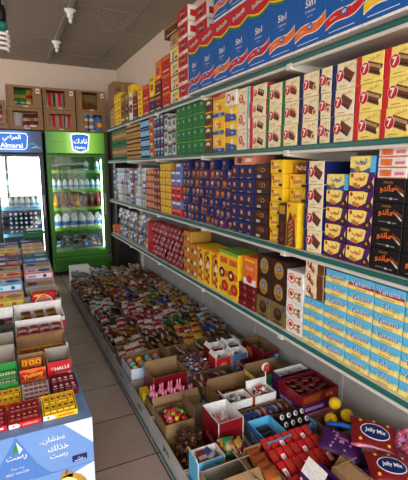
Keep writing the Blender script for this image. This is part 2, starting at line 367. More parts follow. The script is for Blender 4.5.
# ------------------------------------------------------------------ printed cartons; origin at the front bottom edge, front faces -y
def carton(w, d, h, col, cols=None):
    mb = MB(); mb.box((-w/2, 0, 0), (w/2, d, h), col, .0015, cols)
    F = Face((0, 0, 0), (1, 0, 0), (0, 0, 1), w, h); S = Face((w/2, d/2, 0), (0, 1, 0), (0, 0, 1), d, h); T = Face((0, 0, h), (1, 0, 0), (0, 1, 0), w, d)
    return mb, F, S, T
def wavepts(a, b, c, d, n=10):
    return [(i/n, a+b*i/n+c*sin(d*i/n*2*pi)) for i in range(n+1)]
def coffee(key, rib):
    mb, F, S, T = carton(.184, .2, .345, 'blue', {'-z': 'lgrey'})
    mb.poly(F, [(0, .99), (1, .99), (1, .80), (.5, .72), (0, .78)], 'red'); mb.text(F, 'Indocafe', .5, .87, .075, 'navy', 4, .74, 8, .03); mb.text(F, 'Indocafe', .5, .875, .075, 'white', 5, .72, 8, .01)
    mb.ribbon(F, [(0, .77), (.25, .735), (.5, .71), (.75, .74), (1, .79)], .03, 'yellow', 2); mb.ribbon(F, [(0, .745), (.25, .71), (.5, .685), (.75, .715), (1, .765)], .03, 'leaf', 2)
    mb.text(F, '5in1', .5, .50, .085, 'white', 2, .5, 0, .02); mb.text(F, 'Coffeemix', .5, .41, .03, 'waterpale', 2, .4); mb.text(F, '25 x 20 g', .5, .355, .022, 'waterpale', 2, .4)
    mb.ribbon(F, [(i/10, .17+.12*(i/10)**1.5+.03*sin(i*.6)) for i in range(11)], .125, 'white', 1); mb.ribbon(F, [(i/10, .17+.12*(i/10)**1.5+.03*sin(i*.6)) for i in range(11)], .10, rib, 2)
    mb.text(F, 'Coffee', .22, .21, .025, 'white', 3, .3, 10); mb.ell(F, .52, .235, .05, .04, 'blue', 3); mb.text(F, '60', .52, .235, .04, 'white', 4, None, 0, .02); mb.text(F, 'Extra 60', .80, .275, .025, 'white', 3, .3, 14)
    mb.rect(F, 0, 0, 1, .03, 'white'); mb.rect(F, .1, .07, .8, .078, 'waterpale')
    mb.rect(S, .0, .0, 1, .03, 'white'); mb.rect(S, 0, .82, 1, 1, 'red'); mb.rect(S, .2, .3, .8, .6, 'waterdeep')
    return proto(key, 'coffee_box', 'coffee box', mb)
coffee('cof_r', 'red'); coffee('cof_o', 'orange'); coffee('cof_y', 'yellow')
def croissant(key, band, pic, h=.1, w=.122, base='cream'):
    mb, F, S, T = carton(w, .18, h, base, {'+x': band, '-x': band, '+z': band})
    mb.rect(F, 0, 0, .19, 1, band)
    cy = .47
    if pic == 'slice':
        mb.bar(F, .64, cy-.03, .32, .21, 'white', 1, -32); mb.bar(F, .65, cy+.03, .31, .19, 'brown', 2, -32); mb.bar(F, .62, cy-.10, .23, .03, 'choc', 3, -32)
    elif pic == 'roll':
        mb.bar(F, .62, cy-.02, .24, .15, 'brown', 1, -25); mb.ell(F, .80, cy-.13, .13, .15, 'cream', 2, rot=-20); mb.ell(F, .80, cy-.13, .09, .11, 'salmon', 3); mb.ell(F, .80, cy-.13, .04, .05, 'brown', 4)
    elif pic == 'log':
        mb.ell(F, .64, cy+.02, .34, .19, 'salmon', 1, rot=-25); mb.ell(F, .62, cy-.02, .30, .14, 'brown', 2, rot=-25); mb.ell(F, .80, cy-.14, .08, .10, 'maroon', 3)
    else:
        mb.bar(F, .66, cy, .36, .19, 'brown', 1, -20); mb.bar(F, .68, cy+.08, .30, .05, 'tan', 2, -20); mb.bar(F, .64, cy-.10, .30, .03, 'choc', 2, -20); mb.ell(F, .93, cy-.14, .06, .08, 'cream', 2)
    mb.text(F, 'Cake Bar', .68, .83, .10, 'gold', 2, .45, 12); mb.rect(F, .3, .10, .6, .13, 'gold')
    mb.ell(F, .33, cy+.05, .21, .24, 'white', 3); mb.ell(F, .33, cy+.05, .19, .22, 'red', 4); mb.text(F, '7', .33, cy+.05, .28, 'white', 5, None, 0, .04)
    return proto(key, 'cake_box', 'cake box', mb)
croissant('c_red', 'red', 'block', base='lemon'); croissant('c_navs', 'navy', 'slice'); croissant('c_navr', 'navy', 'roll'); croissant('c_navn', 'navy', 'roll', w=.072)
croissant('c_grn', 'green', 'log'); croissant('c_rdk', 'red', 'block', h=.08, w=.15); croissant('c_low', 'navy', 'slice', h=.1, w=.115)
def generic(key, name, cat, w, d, h, col, fn, cols=None):
    mb, F, S, T = carton(w, d, h, col, cols); fn(mb, F, S, T); return proto(key, name, cat, mb)
def f_redwhite(mb, F, S, T):
    mb.rect(F, 0, 0, 1, .22, 'white'); mb.ell(F, .5, .6, .36, .26, 'maroon'); mb.text(F, 'Tiffany', .5, .6, .26, 'white', 2, .7, 8); mb.rect(F, .1, .08, .5, .13, 'red', 2); mb.rect(S, .1, .3, .3, .7, 'red')
generic('redwhite', 'biscuit_box', 'biscuit box', .165, .2, .1, 'red', f_redwhite, {'+x': 'white'})
generic('plainwhite', 'biscuit_box', 'biscuit box', .16, .2, .075, 'white', lambda mb, F, S, T: (mb.rect(F, .1, .3, .6, .4, 'red'), mb.rect(F, .1, .6, .9, .7, 'lgrey')))
def f_yb(mb, F, S, T):
    mb.ell(F, .4, .45, .2, .35, 'blue'); mb.ell(F, .4, .45, .1, .2, 'white', 2); mb.rect(F, .6, .2, .95, .35, 'red'); mb.text(F, 'Milk', .7, .7, .2, 'blue', 2, .4); mb.rect(F, 0, 0, 1, .1, 'blue')
generic('yellowbot', 'milk_box', 'milk box', .16, .2, .1, 'lemon', f_yb)
def f_tea(mb, F, S, T):
    mb.rect(F, .08, .75, .92, .9, 'gold'); mb.ell(F, .5, .45, .22, .16, 'maroon'); mb.text(F, 'Tea', .5, .45, .13, 'cream', 2, .5); mb.rect(F, .15, .1, .85, .16, 'cream'); mb.rect(S, .1, .1, .9, .3, 'gold')
for k, c, w, h in (('teared', 'red', .18, .13), ('teaor', 'orange', .13, .15), ('teamar', 'maroon', .15, .12), ('teayel', 'yellow', .13, .17), ('teablu', 'navy', .15, .13), ('teaoli', 'olive', .13, .3), ('teayw', 'yellow', .13, .085), ('teawht', 'white', .12, .26), ('teatan', 'tan', .16, .1), ('teabrn', 'foilbrown', .30, .085)):
    generic(k, 'tea_box', 'tea box', w, .18, h, c, f_tea)
# second shelf
def f_choc(mb, F, S, T):
    mb.ell(F, .5, .5, .42, .36, 'choc'); mb.ell(F, .5, .58, .34, .2, 'cream', 2); mb.ell(F, .5, .42, .3, .14, 'brown', 3); mb.rect(F, 0, .9, 1, 1, 'yellow')
generic('chocdisc', 'chocolate_box', 'chocolate box', .095, .18, .084, 'brown', f_choc)
def f_yel(mb, F, S, T):
    mb.rect(F, 0, 0, 1, .2, 'blue'); mb.ell(F, .35, .62, .2, .2, 'cream'); mb.ell(F, .62, .5, .2, .18, 'orange', 2); mb.ell(F, .4, .62, .08, .08, 'red', 3); mb.text(F, 'Cake', .6, .1, .12, 'white', 2, .5); mb.ell(F, .25, .25, .1, .1, 'sky', 2)
generic('yelcake', 'cake_box', 'cake box', .15, .18, .104, 'yellow', f_yel)
def f_yel2(mb, F, S, T):
    mb.poly(F, [(0, 0), (1, 0), (1, .35), (0, .6)], 'blue'); mb.ell(F, .6, .62, .25, .2, 'cream', 2); mb.ell(F, .3, .3, .14, .14, 'red', 3); mb.text(F, 'Mini', .66, .2, .16, 'white', 3, .5)
generic('yelblue', 'cake_box', 'cake box', .13, .18, .084, 'yellow', f_yel2)
def f_wht7(mb, F, S, T):
    mb.ell(F, .3, .5, .32, .32, 'red'); mb.ell(F, .3, .5, .22, .22, 'white', 2); mb.ell(F, .7, .45, .22, .18, 'salmon', 2); mb.ell(F, .75, .4, .12, .1, 'brown', 3)
generic('whitecake', 'cake_box', 'cake box', .13, .18, .084, 'white', f_wht7)
def f_cb(mb, F, S, T):
    mb.rect(F, .85, 0, 1, 1, 'sky'); mb.ell(F, .3, .5, .2, .22, 'red'); mb.text(F, '7', .3, .5, .26, 'white', 3, None, 0, .04); mb.bar(F, .5, .32, .2, .1, 'salmon', 2, -35); mb.text(F, 'Cake', .6, .8, .12, 'gold', 2, .4, 10)
generic('creamblue', 'cake_box', 'cake box', .12, .18, .11, 'cream', f_cb)
generic('pinktop', 'biscuit_box', 'biscuit box', .15, .18, .04, 'salmon', lambda mb, F, S, T: (mb.rect(F, .1, .3, .6, .7, 'red')))
def f_grn(mb, F, S, T):
    mb.rect(F, .12, .2, .88, .26, 'leaf'); mb.rect(F, .3, .45, .7, .8, 'leaf', 1); mb.rect(F, .42, .55, .58, .72, 'lgrey', 2); mb.rect(F, 0, .95, 1, 1, 'lime')
generic('grncart', 'tea_carton', 'tea carton', .095, .18, .088, 'green', f_grn)
def f_sil(mb, F, S, T):
    mb.rect(F, 0, .7, 1, .9, 'dgrey'); mb.ell(F, .5, .4, .2, .18, 'teal'); mb.rect(F, .15, .08, .85, .16, 'white')
generic('silver', 'powder_box', 'powder box', .08, .15, .11, 'lgrey', f_sil); generic('silverdk', 'powder_box', 'powder box', .08, .15, .09, 'grey', f_sil)
def f_pur(mb, F, S, T):
    mb.rect(F, .1, .55, .9, .8, 'lgrey'); mb.ell(F, .5, .32, .2, .15, 'sky', 2); mb.rect(F, 0, 0, 1, .08, 'red')
generic('purblue', 'powder_box', 'powder box', .08, .15, .086, 'navy', f_pur); generic('redgold', 'powder_box', 'powder box', .1, .15, .086, 'gold', lambda mb, F, S, T: (mb.rect(F, 0, .4, 1, .8, 'red'), mb.ell(F, .5, .3, .2, .16, 'cream', 2)))
def can(key, name, cat, r, h, body, band, top):
    mb = MB(); mb.lathe([(r*.92, 0), (r, .004), (r, h*.2), (r, h*.75), (r, h*.93), (r*.95, h*.96), (r*.97, h)], body, 14, cols=[body, body, band, body, top, top])
    mb.lathe([(r*1.012, h*.35), (r*1.012, h*.6)], 'tan' if body != 'navy' else 'silver', 14); proto(key, name, cat, mb)
can('bluecan', 'cocoa_tin', 'tin', .036, .088, 'navy', 'sky', 'silver'); can('goldjar', 'coffee_jar', 'jar', .039, .115, 'gold', 'choc', 'olive'); can('grnjar', 'glass_jar', 'jar', .043, .175, 'mesh_green', 'olive', 'green')
# third shelf
def f_blk(mb, F, S, T):
    mb.text(F, 'ماندو', .42, .56, .42, 'orange', 2, .48, 0, .03); mb.text(F, 'mando', .45, .86, .12, 'gold', 2, .35); mb.bar(F, .82, .55, .24, .09, 'brown', 2, -28); mb.bar(F, .87, .42, .2, .03, 'white', 3, -38); mb.bar(F, .78, .52, .2, .025, 'orange', 3, -28); mb.rect(F, .2, .16, .48, .19, 'grey'); mb.rect(F, .52, .12, .62, .2, 'lgrey'); mb.rect(F, .66, .13, .8, .18, 'grey')
generic('black', 'wafer_box', 'wafer box', .126, .2, .083, 'black', f_blk)
def f_pury(mb, F, S, T):
    mb.poly(F, [(.03, .30), (.42, .14), (.72, .38), (.80, .93), (.62, 1), (.03, .96)], 'lemon'); mb.text(F, 'تيوب', .46, .66, .32, 'red', 3, .42, 0, .03); mb.ell(F, .28, .3, .16, .14, 'gold', 2); mb.ell(F, .42, .24, .13, .12, 'orange', 2); mb.ell(F, .84, .24, .2, .2, 'choc', 3); mb.ell(F, .84, .24, .09, .09, 'gold', 4); mb.poly(F, [(.93, .5), (1, .3), (1, .75)], 'lemon', 2); mb.ell(F, .14, .82, .1, .12, 'red', 3)
generic('purple', 'cookie_box', 'cookie box', .122, .2, .0705, 'purple', f_pury, {'+x': 'purple'})
def f_bly(mb, F, S, T):
    mb.poly(F, [(0, .4), (.5, .2), (.8, .4), (.8, 1), (0, 1)], 'lemon'); mb.text(F, 'تيوب', .45, .68, .34, 'blue', 3, .46, 0, .04); mb.ell(F, .3, .3, .2, .16, 'gold', 2); mb.poly(F, [(.8, 0), (1, 0), (1, 1), (.8, 1)], 'sky', 1)
generic('bluecookie', 'cookie_box', 'cookie box', .122, .2, .0705, 'blue', f_bly)
generic('thinbis', 'biscuit_box', 'biscuit box', .12, .18, .036, 'white', lambda mb, F, S, T: (mb.rect(F, .08, .2, .5, .85, 'salmon'), mb.ell(F, .3, .5, .5, .28, 'orange', 2), mb.rect(F, .6, .3, .92, .6, 'pink'), mb.rect(F, 0, 0, 1, .1, 'orange')))
def f_saxs(mb, F, S, T):
    mb.ell(F, .45, .5, .34, .3, 'lemon'); mb.text(F, 'Saxo', .45, .52, .34, 'red', 2, .55, 6, .02); mb.rect(F, .68, .1, .95, .3, 'choc', 2); mb.ell(F, .15, .75, .12, .12, 'red', 2)
generic('saxbox', 'biscuit_box', 'biscuit box', .1, .2, .068, 'yellow', f_saxs); generic('saxboxw', 'biscuit_box', 'biscuit box', .135, .2, .068, 'yellow', f_saxs)
def f_saxv(mb, F, S, T):
    mb.poly(F, [(.05, .02), (.9, .02), (.75, .6), (.3, .8), (.05, .5)], 'brown'); 
    for i in range(6): mb.bar(F, .4+.05*(i % 2), .08+.1*i, .09, .022, 'gold', 2, 35)
    mb.text(F, 'Saxo', .62, .6, .13, 'red', 3, .95, 78, .03); mb.ell(F, .2, .92, .04, .035, 'red', 2)
generic('saxv', 'biscuit_box', 'biscuit box', .085, .045, .215, 'yellow', f_saxv); generic('choctall', 'biscuit_box', 'biscuit box', .055, .045, .205, 'choc', lambda mb, F, S, T: (mb.rect(F, .1, .75, .9, .95, 'gold'), mb.text(F, 'Saxo', .5, .45, .14, 'red', 2, .9, 80), mb.ell(F, .5, .15, .08, .06, 'brown')))
generic('saxlong', 'biscuit_box', 'biscuit box', .2, .15, .05, 'gold', lambda mb, F, S, T: (mb.rect(F, .45, 0, 1, 1, 'brown'), [mb.bar(F, .5+.08*i, .5, .1, .42, 'orange' if i % 2 else 'cream', 2, 70) for i in range(6)], mb.text(F, 'Saxo', .2, .55, .4, 'red', 2, .3)))
def f_dkb(mb, F, S, T):
    mb.ell(F, .5, .62, .5, .2, 'brown'); mb.rect(F, .2, .08, .5, .26, 'lgrey', 2); mb.ell(F, .65, .6, .22, .14, 'gold', 2); mb.ell(F, .65, .6, .15, .09, 'choc', 3)
generic('darkbrown', 'chocolate_box', 'chocolate box', .122, .2, .078, 'choc', f_dkb)
def f_nav(c1, c2):
    def f(mb, F, S, T):
        mb.ell(F, .55, .5, .3, .27, c1); mb.ell(F, .42, .6, .16, .16, c2, 2); mb.ell(F, .66, .42, .1, .1, 'brown', 3); mb.rect(F, .08, .06, .5, .14, 'gold', 2)
    return f
generic('navy1', 'chocolate_box', 'chocolate box', .079, .18, .077, 'navy', f_nav('choc', 'salmon'))
generic('navj1', 'chocolate_box', 'chocolate box', .073, .18, .06, 'navy', f_nav('gold', 'orange')); generic('navj2', 'chocolate_box', 'chocolate box', .073, .18, .06, 'navy', f_nav('choc', 'pink')); generic('navj3', 'chocolate_box', 'chocolate box', .073, .18, .06, 'purple', f_nav('tan', 'cream')); generic('brownj', 'chocolate_box', 'chocolate box', .073, .18, .06, 'brown', f_nav('orange', 'gold'))
generic('pinkbox', 'biscuit_box', 'biscuit box', .2, .15, .05, 'salmon', lambda mb, F, S, T: (mb.ell(F, .3, .5, .6, .35, 'brown'), mb.rect(F, .6, .3, .95, .7, 'cream')))
generic('skyb', 'wafer_box', 'wafer box', .1, .18, .058, 'waterdeep', lambda mb, F, S, T: (mb.rect(F, .1, .55, .9, .85, 'white'), mb.ell(F, .5, .3, .3, .2, 'red', 2)))
generic('redb', 'wafer_box', 'wafer box', .1, .18, .058, 'red', lambda mb, F, S, T: (mb.rect(F, .1, .55, .9, .85, 'salmon'), mb.ell(F, .5, .3, .3, .2, 'navy', 2)))
def f_gold(mb, F, S, T):
    mb.rect(F, .06, .1, .94, .9, 'yellow'); mb.ell(F, .5, .5, .26, .22, 'olive', 2); mb.ell(F, .5, .52, .14, .1, 'cream', 3); mb.rect(F, .12, .16, .4, .24, 'red', 2)
generic('goldb', 'biscuit_box', 'biscuit box', .125, .18, .058, 'gold', f_gold)
generic('orbr', 'biscuit_box', 'biscuit box', .115, .18, .06, 'salmon', lambda mb, F, S, T: (mb.rect(F, 0, 0, 1, .3, 'brown'), mb.ell(F, .45, .6, .3, .22, 'gold', 2)))
generic('brnar', 'biscuit_box', 'biscuit box', .08, .18, .06, 'brown', lambda mb, F, S, T: (mb.rect(F, .2, .3, .8, .7, 'salmon')))
for k, c, a in (('fgrey', 'lgrey', 'grey'), ('fblue', 'blue', 'white'), ('fwhite', 'white', 'sky'), ('fbrown', 'brown', 'gold'), ('fsilver', 'silver', 'navy')):
    generic(k, 'milk_carton', 'milk carton', .085, .15, .125, c, (lambda a: lambda mb, F, S, T: (mb.rect(F, .0, .55, 1, .8, a), mb.ell(F, .5, .3, .16, .12, a, 2), mb.rect(F, .2, .05, .8, .1, 'dgrey'), mb.rect(F, .15, .88, .85, .93, 'red')))(a))
# fourth shelf
def f_yam(lat, red):
    def f(mb, F, S, T):
        mb.poly(F, [(0, 0), (1, 0), (1, .55), (.8, .40), (.55, .52), (.3, .42), (0, .36)], 'lemon')
        if red: mb.poly(F, [(0, .28), (1, .28), (1, .5), (0, .5)], 'red', 2)
        mb.text(F, 'Yamama' if lat else 'يمامة', .51, .54, .50, 'blue', 3, .76, 4, .05); mb.text(F, 'Yamama' if lat else 'يمامة', .5, .57, .48, 'white', 4, .74, 4, .005)
        mb.rect(F, .3, .08, .7, .14, 'gold', 2); mb.ell(F, .9, .2, .1, .12, 'white', 2)
        mb.rect(S, 0, 0, 1, .4, 'lemon')
    return f
generic('yamL', 'wafer_box', 'wafer box', .127, .2, .053, 'sky', f_yam(1, 0)); generic('yamA', 'wafer_box', 'wafer box', .127, .2, .053, 'sky', f_yam(0, 0)); generic('yamR', 'wafer_box', 'wafer box', .127, .2, .053, 'sky', f_yam(1, 1))
def f_car(mb, F, S, T):
    mb.rect(F, .66, 0, 1, 1, 'brown'); mb.ell(F, .22, .6, .26, .3, 'red'); mb.text(F, '7', .22, .6, .36, 'white', 3, None, 0, .04); mb.bar(F, .36, .3, .36, .14, 'brown', 2, -40); mb.bar(F, .45, .3, .2, .1, 'salmon', 3, -40)
generic('caramel', 'cake_box', 'cake box', .122, .18, .058, 'cream', f_car, {'+x': 'brown'})
def f_prz(mb, F, S, T):
    mb.ell(F, .3, .52, .34, .34, 'orange'); mb.ell(F, .3, .52, .26, .26, 'white', 2); mb.ell(F, .3, .55, .17, .15, 'red', 3); mb.ell(F, .64, .5, .22, .2, 'gold', 2); mb.ell(F, .64, .5, .11, .1, 'white', 3); mb.ell(F, .8, .36, .14, .18, 'tan', 2); mb.ell(F, .82, .66, .1, .1, 'brown', 3)
generic('pretz', 'biscuit_box', 'biscuit box', .122, .2, .078, 'white', f_prz)
def f_dge(mb, F, S, T):
    mb.ell(F, .5, .52, .36, .4, 'olive'); mb.ell(F, .5, .52, .32, .36, 'gold', 2); mb.ell(F, .5, .60, .16, .14, 'blue', 3); mb.text(F, 'Q', .5, .60, .16, 'white', 4); mb.rect(F, .32, .32, .68, .36, 'choc', 3); mb.rect(F, .38, .24, .62, .27, 'choc', 3)
generic('dkgold', 'chocolate_box', 'chocolate box', .126, .2, .113, 'choc', f_dge)
def f_dgb(mb, F, S, T):
    mb.ell(F, .5, .5, .3, .3, 'choc'); mb.ell(F, .5, .6, .18, .14, 'brown', 2); mb.ell(F, .85, .82, .1, .1, 'blue', 2); mb.rect(F, .2, .06, .8, .12, 'choc', 2)
generic('olgold', 'chocolate_box', 'chocolate box', .126, .2, .113, 'olive', f_dgb)
generic('maropk', 'chocolate_box', 'chocolate box', .09, .15, .045, 'maroon', lambda mb, F, S, T: (mb.rect(F, .1, .3, .6, .6, 'foilred'), mb.ell(F, .8, .5, .2, .2, 'gold', 2)))
def f_snk(mb, F, S, T):
    mb.ell(F, .62, .22, .15, .13, 'red'); mb.ell(F, .62, .22, .06, .05, 'orange', 2); mb.ell(F, .3, .5, .13, .12, 'foilred', 2); mb.ell(F, .75, .5, .08, .08, 'orange', 2); mb.ell(F, .3, .5, .05, .05, 'cream', 3); mb.ell(F, .2, .12, .1, .06, 'gold', 1); mb.rect(F, .1, .72, .9, .86, 'orange', 2); mb.text(F, 'Snack', .5, .79, .09, 'red', 3, .7); mb.rect(F, 0, .94, 1, 1, 'lime')
generic('snackyel', 'snack_box', 'snack box', .12, .16, .29, 'yellow', f_snk, {'+z': 'lime'})
generic('snackor', 'snack_box', 'snack box', .13, .2, .165, 'orange', lambda mb, F, S, T: (mb.rect(F, 0, 0, 1, .22, 'white'), mb.ell(F, .5, .2, .18, .14, 'red', 2), mb.text(F, 'Snack', .5, .6, .14, 'cream', 2, .7), mb.rect(F, .1, .82, .9, .9, 'yellow')))
def f_ysp(mb, F, S, T):
    for i, (a, b, r) in enumerate(((.62, .74, .09), (.45, .62, .06), (.68, .5, .08), (.5, .40, .07), (.72, .28, .07), (.5, .18, .08), (.62, .9, .05), (.78, .64, .05), (.4, .84, .05), (.7, .1, .05))): mb.ell(F, a, b, r, r*.8, 'red' if i % 3 else 'foilred', 1, 9, 30*i)
    mb.ell(F, .66, .55, .08, .1, 'cream', 2); mb.rect(F, .08, .1, .3, .9, 'gold', 1); mb.rect(F, 0, .95, 1, 1, 'orange', 2)
generic('yelred', 'snack_box', 'snack box', .11, .16, .26, 'yellow', f_ysp)
generic('goldbox', 'biscuit_box', 'biscuit box', .115, .18, .082, 'gold', lambda mb, F, S, T: (mb.rect(F, .0, .7, 1, .85, 'orange'), mb.ell(F, .3, .4, .2, .2, 'brown'), mb.rect(F, .6, .2, .9, .5, 'cream'), mb.rect(F, .9, 0, 1, 1, 'red')))
generic('navwhite', 'biscuit_box', 'biscuit box', .13, .05, .13, 'cream', lambda mb, F, S, T: (mb.rect(F, 0, 0, .2, 1, 'navy'), mb.rect(F, 0, .85, 1, 1, 'navy'), mb.ell(F, .6, .4, .2, .2, 'brown')))
generic('redcol', 'biscuit_box', 'biscuit box', .11, .15, .1, 'red', lambda mb, F, S, T: (mb.ell(F, .5, .5, .3, .2, 'foilred'), mb.rect(F, .1, .85, .9, .92, 'maroon')))
generic('orflat', 'biscuit_box', 'biscuit box', .2, .16, .05, 'orange', lambda mb, F, S, T: (mb.rect(F, .55, .2, .9, .8, 'brown'), mb.ell(F, .25, .5, .4, .3, 'cream', 1)))

def shelf(key, desc, group, s, ys, rows, x=1.222, cp=None, z0=0, fn=None, jit=.006):
    """stack columns of one carton on a shelf; every carton gets the place that tells it from the rest"""
    h = None
    for ci, y in enumerate(ys):
        z = SH[s]+.001+z0
        k = key if isinstance(key, str) else key[ci % len(key)]
        for r in range(rows if isinstance(rows, int) else rows[ci]):
            kk = fn(ci, r) if fn else k
            o = PRO[kk]; hh = max(v.co.z for v in o.data.vertices)
            n = rows if isinstance(rows, int) else rows[ci]
            rp = 'only one' if n == 1 else 'bottom' if r == 0 else 'top' if r == n-1 else ORD[r]+' up'
            dk = desc[kk] if isinstance(desc, dict) else desc
            c1 = f", {ORD[ci] if ci < 15 else ci+1} column back" if len(ys) > 1 else ''
            r1 = f', {rp} of stack' if n > 1 else ''
            lab = dk+c1+r1
            if len(lab.split()) > 16: lab = dk+c1.replace(' column back', ' column')+r1.replace(' of stack', '')
            use(kk, (x+rnd.uniform(0, jit), y+rnd.uniform(-.001, .001), z), -pi/2+R(rnd.uniform(-.4, .4)), lab, group)
            z += hh+.0012
# ------------------------------------------------------------------ goods on the wall shelves (near end first)
G = 'blue coffee boxes on the topmost shelf'
ribs = ['o', 'y', 'y', 'r', 'o', 'o', 'r', 'r', 'o', 'r', 'r']
rn = dict(r='red', o='orange', y='yellow')
for i, k in enumerate(ribs):
    y = .663+.187*i
    use('cof_'+k, (1.165, y, SH['A']+.001), -pi/2, f'tall blue coffee box with {rn[k]} ribbon standing on topmost shelf, {ORD[i]} from the near end', G)
for i, k in enumerate(['o', 'r', 'o', 'o', 'r', 'o', 'o', 'o', 'o']):
    use('cof_'+k, (1.165, .663+.187*i+.01, SH['A']+.3475), -pi/2, f'tall blue coffee box with {rn[k]} ribbon in upper tier, {ORD[i]} from the near end', G)
A = lambda *a, **k: shelf(a[0], a[1], a[2], 'A', *a[3:], **k)
A('redwhite', 'red and white biscuit box beside the farthest coffee box', 'red and white biscuit boxes', [2.80], 6, x=1.2)
A('redwhite', 'red and white biscuit box on the farthest coffee box', 'red and white biscuit boxes', [2.555], 2, z0=.347)
A('yellowbot', 'pale yellow milk box with blue bottle on topmost shelf', 'yellow milk boxes', [3.02], 4)
A('teatan', 'tan carton on top of the yellow milk boxes', '', [3.02], 1, z0=.406)
A('teabrn', 'long brown and red carton high above the yellow milk boxes', '', [3.075], 1, z0=.51)
A('teared', 'bright red tea box beside the yellow milk boxes', 'red tea boxes', [3.205], 3)
A('teamar', 'dark red tea box on topmost shelf behind the bright red stack', 'dark red tea boxes', [3.385], 2)
A('teaor', 'orange tea box on top of dark red tea boxes', '', [3.385], 1, z0=.245)
A('teablu', 'navy tea box under a yellow box on topmost shelf', '', [3.55], 1)
A('teayel', 'yellow tea box on top of a navy box', '', [3.55], 1, z0=.134)
A('teared', 'red tea box behind the navy box on topmost shelf', 'red tea boxes', [3.73], 2)
A('teayw', 'small yellow tea box in narrow stack between red stacks', 'small yellow tea boxes', [3.90], 3)
A('teamar', 'dark red tea box on topmost shelf beside the white carton', 'dark red tea boxes', [4.06], 2)
A('teawht', 'tall white carton on topmost shelf', '', [4.22], 1)
A('teayw', 'small yellow tea box lying on the tall white carton', '', [4.22], 1, z0=.262)
A('teaoli', 'tall olive carton on topmost shelf beside the tall white carton', '', [4.37], 1)
A('teaoli', 'tall olive carton on topmost shelf beside the yellow stack', '', [4.52], 1)
A('teayw', 'small yellow tea box in stack near the far shelf end', 'small yellow tea boxes', [4.68, 4.82], 4)
A('teatan', 'tan carton at the far end of the topmost shelf', 'tan cartons', [5.0], 2)
B = lambda *a, **k: shelf(a[0], a[1], a[2], 'B', *a[3:], **k)
B('c_red', 'red edged lemon cake box with chocolate block', 'red edged cake boxes', [.765, .89, 1.015, 1.141], 3)
B('c_navs', 'navy edged cake box with white layered slice picture', 'navy edged cake boxes', [1.268], 3)
B('c_navn', 'navy edged cake box standing narrow between wider ones', 'navy edged cake boxes', [1.368], 3)
B('c_navr', 'navy edged cake box with swiss roll picture', 'navy edged cake boxes', [1.468], 3)
B('c_grn', 'green edged cream cake box with roll picture', 'green edged cake boxes', [1.60, 1.728], 3)
B('c_rdk', 'red edged cake box beside the green edged ones', 'red edged cake boxes', [1.872], 4)
B('creamblue', 'cream cake box with sky blue edge', 'cream and blue cake boxes', [2.02], 3)
bm = ['yelblue', 'yelblue', 'yelblue', 'whitecake']
B('yelblue', dict(yelblue='yellow and blue mini cake box', whitecake='white cake box topping the yellow and blue ones'), 'mini cake boxes', [2.155], 4, fn=lambda c, r: bm[r])
B('yelcake', 'yellow cake box with blue base band', 'yellow cake boxes', [2.31], 3)
B('pinktop', 'flat salmon pink box lying on the yellow cake boxes', '', [2.31], 1, z0=.317)
B('chocdisc', 'brown chocolate box with round cream picture', 'round picture chocolate boxes', [2.445], 4)
B('grncart', 'green tea carton', 'green tea cartons', [2.55+.1*i for i in range(5)], [4, 4, 4, 4, 4])
sil = ['silver', 'silverdk', 'silver', 'silver']
B('silver', dict(silver='pale silver powder box', silverdk='grey powder box with dark band'), 'silver powder boxes', [3.045+.087*i for i in range(3)], 3, fn=lambda c, r: sil[(c+r) % 4])
B('purblue', 'navy powder box with pale band', 'navy powder boxes', [3.31+.087*i for i in range(3)], 4)
B('redgold', 'red and gold powder box', 'red and gold powder boxes', [3.585], 4)
def tins(key, desc, group, ys, rows, dx=.04):
    for ci, y in enumerate(ys):
        z = SH['B']+.001; h = max(v.co.z for v in PRO[key].data.vertices)
        for r in range(rows):
            use(key, (1.225+dx, y, z), 0, f'{desc}, {ORD[ci]} column back, '+('bottom' if r == 0 else 'top' if r == rows-1 else ORD[r]+' up')+' of stack', group); z += h+.001
tins('bluecan', 'navy and pale blue cocoa tin', 'blue cocoa tins', [3.69+.076*i for i in range(4)], 4)
tins('goldjar', 'golden coffee jar with dark band', 'golden coffee jars', [3.995+.082*i for i in range(6)], 3)
tins('grnjar', 'grey green jar with green lid', 'grey green jars', [4.49+.09*i for i in range(7)], 2)
C = lambda *a, **k: shelf(a[0], a[1], a[2], 'C', *a[3:], **k)
C('black', 'black wafer box with orange lettering', 'black wafer boxes', [.755, .885, 1.015], 4)
C('thinbis', 'thin white and orange biscuit box on black boxes', 'thin white biscuit boxes', [.885, 1.015], 3, z0=.337)
C('purple', 'purple and yellow cookie box beside the black boxes', 'purple cookie boxes', [1.145], 5, x=1.222)
C('bluecookie', 'blue and yellow cookie box topping the purple stack beside the black boxes', '', [1.145], 1, z0=.347)
C('purple', 'purple and yellow cookie box beside the navy edged cakes', 'purple cookie boxes', [1.278], 4, x=1.228)
C('bluecookie', 'blue and yellow cookie box topping the purple stack beside the cakes', '', [1.278], 1, z0=.278, x=1.228)
C('c_low', 'navy edged cream cake box on third shelf', 'navy edged cakes on the third shelf', [1.408], 4)
C('saxv', 'tall yellow biscuit box with brown biscuit picture and upright red name', '', [1.535], 1, x=1.208)
C('choctall', 'tall narrow dark brown biscuit box beside tall yellow one', '', [1.611], 1, x=1.208)
C('saxboxw', 'yellow biscuit box stacked behind the tall yellow box', 'yellow biscuit boxes', [1.566], 5, x=1.262)
C('saxlong', 'long gold and brown biscuit box lying on the yellow stack', '', [1.60], 1, z0=.348, x=1.29)
C('saxbox', 'yellow biscuit box in the stack beside the dark chocolate boxes', 'yellow biscuit boxes', [1.70], 6, x=1.232)
C('darkbrown', 'dark brown chocolate box with gold oval', 'dark brown chocolate boxes', [1.822], 5)
C('navy1', 'navy chocolate box with round dark picture', 'navy chocolate boxes', [1.928+.082*i for i in range(3)], 5)
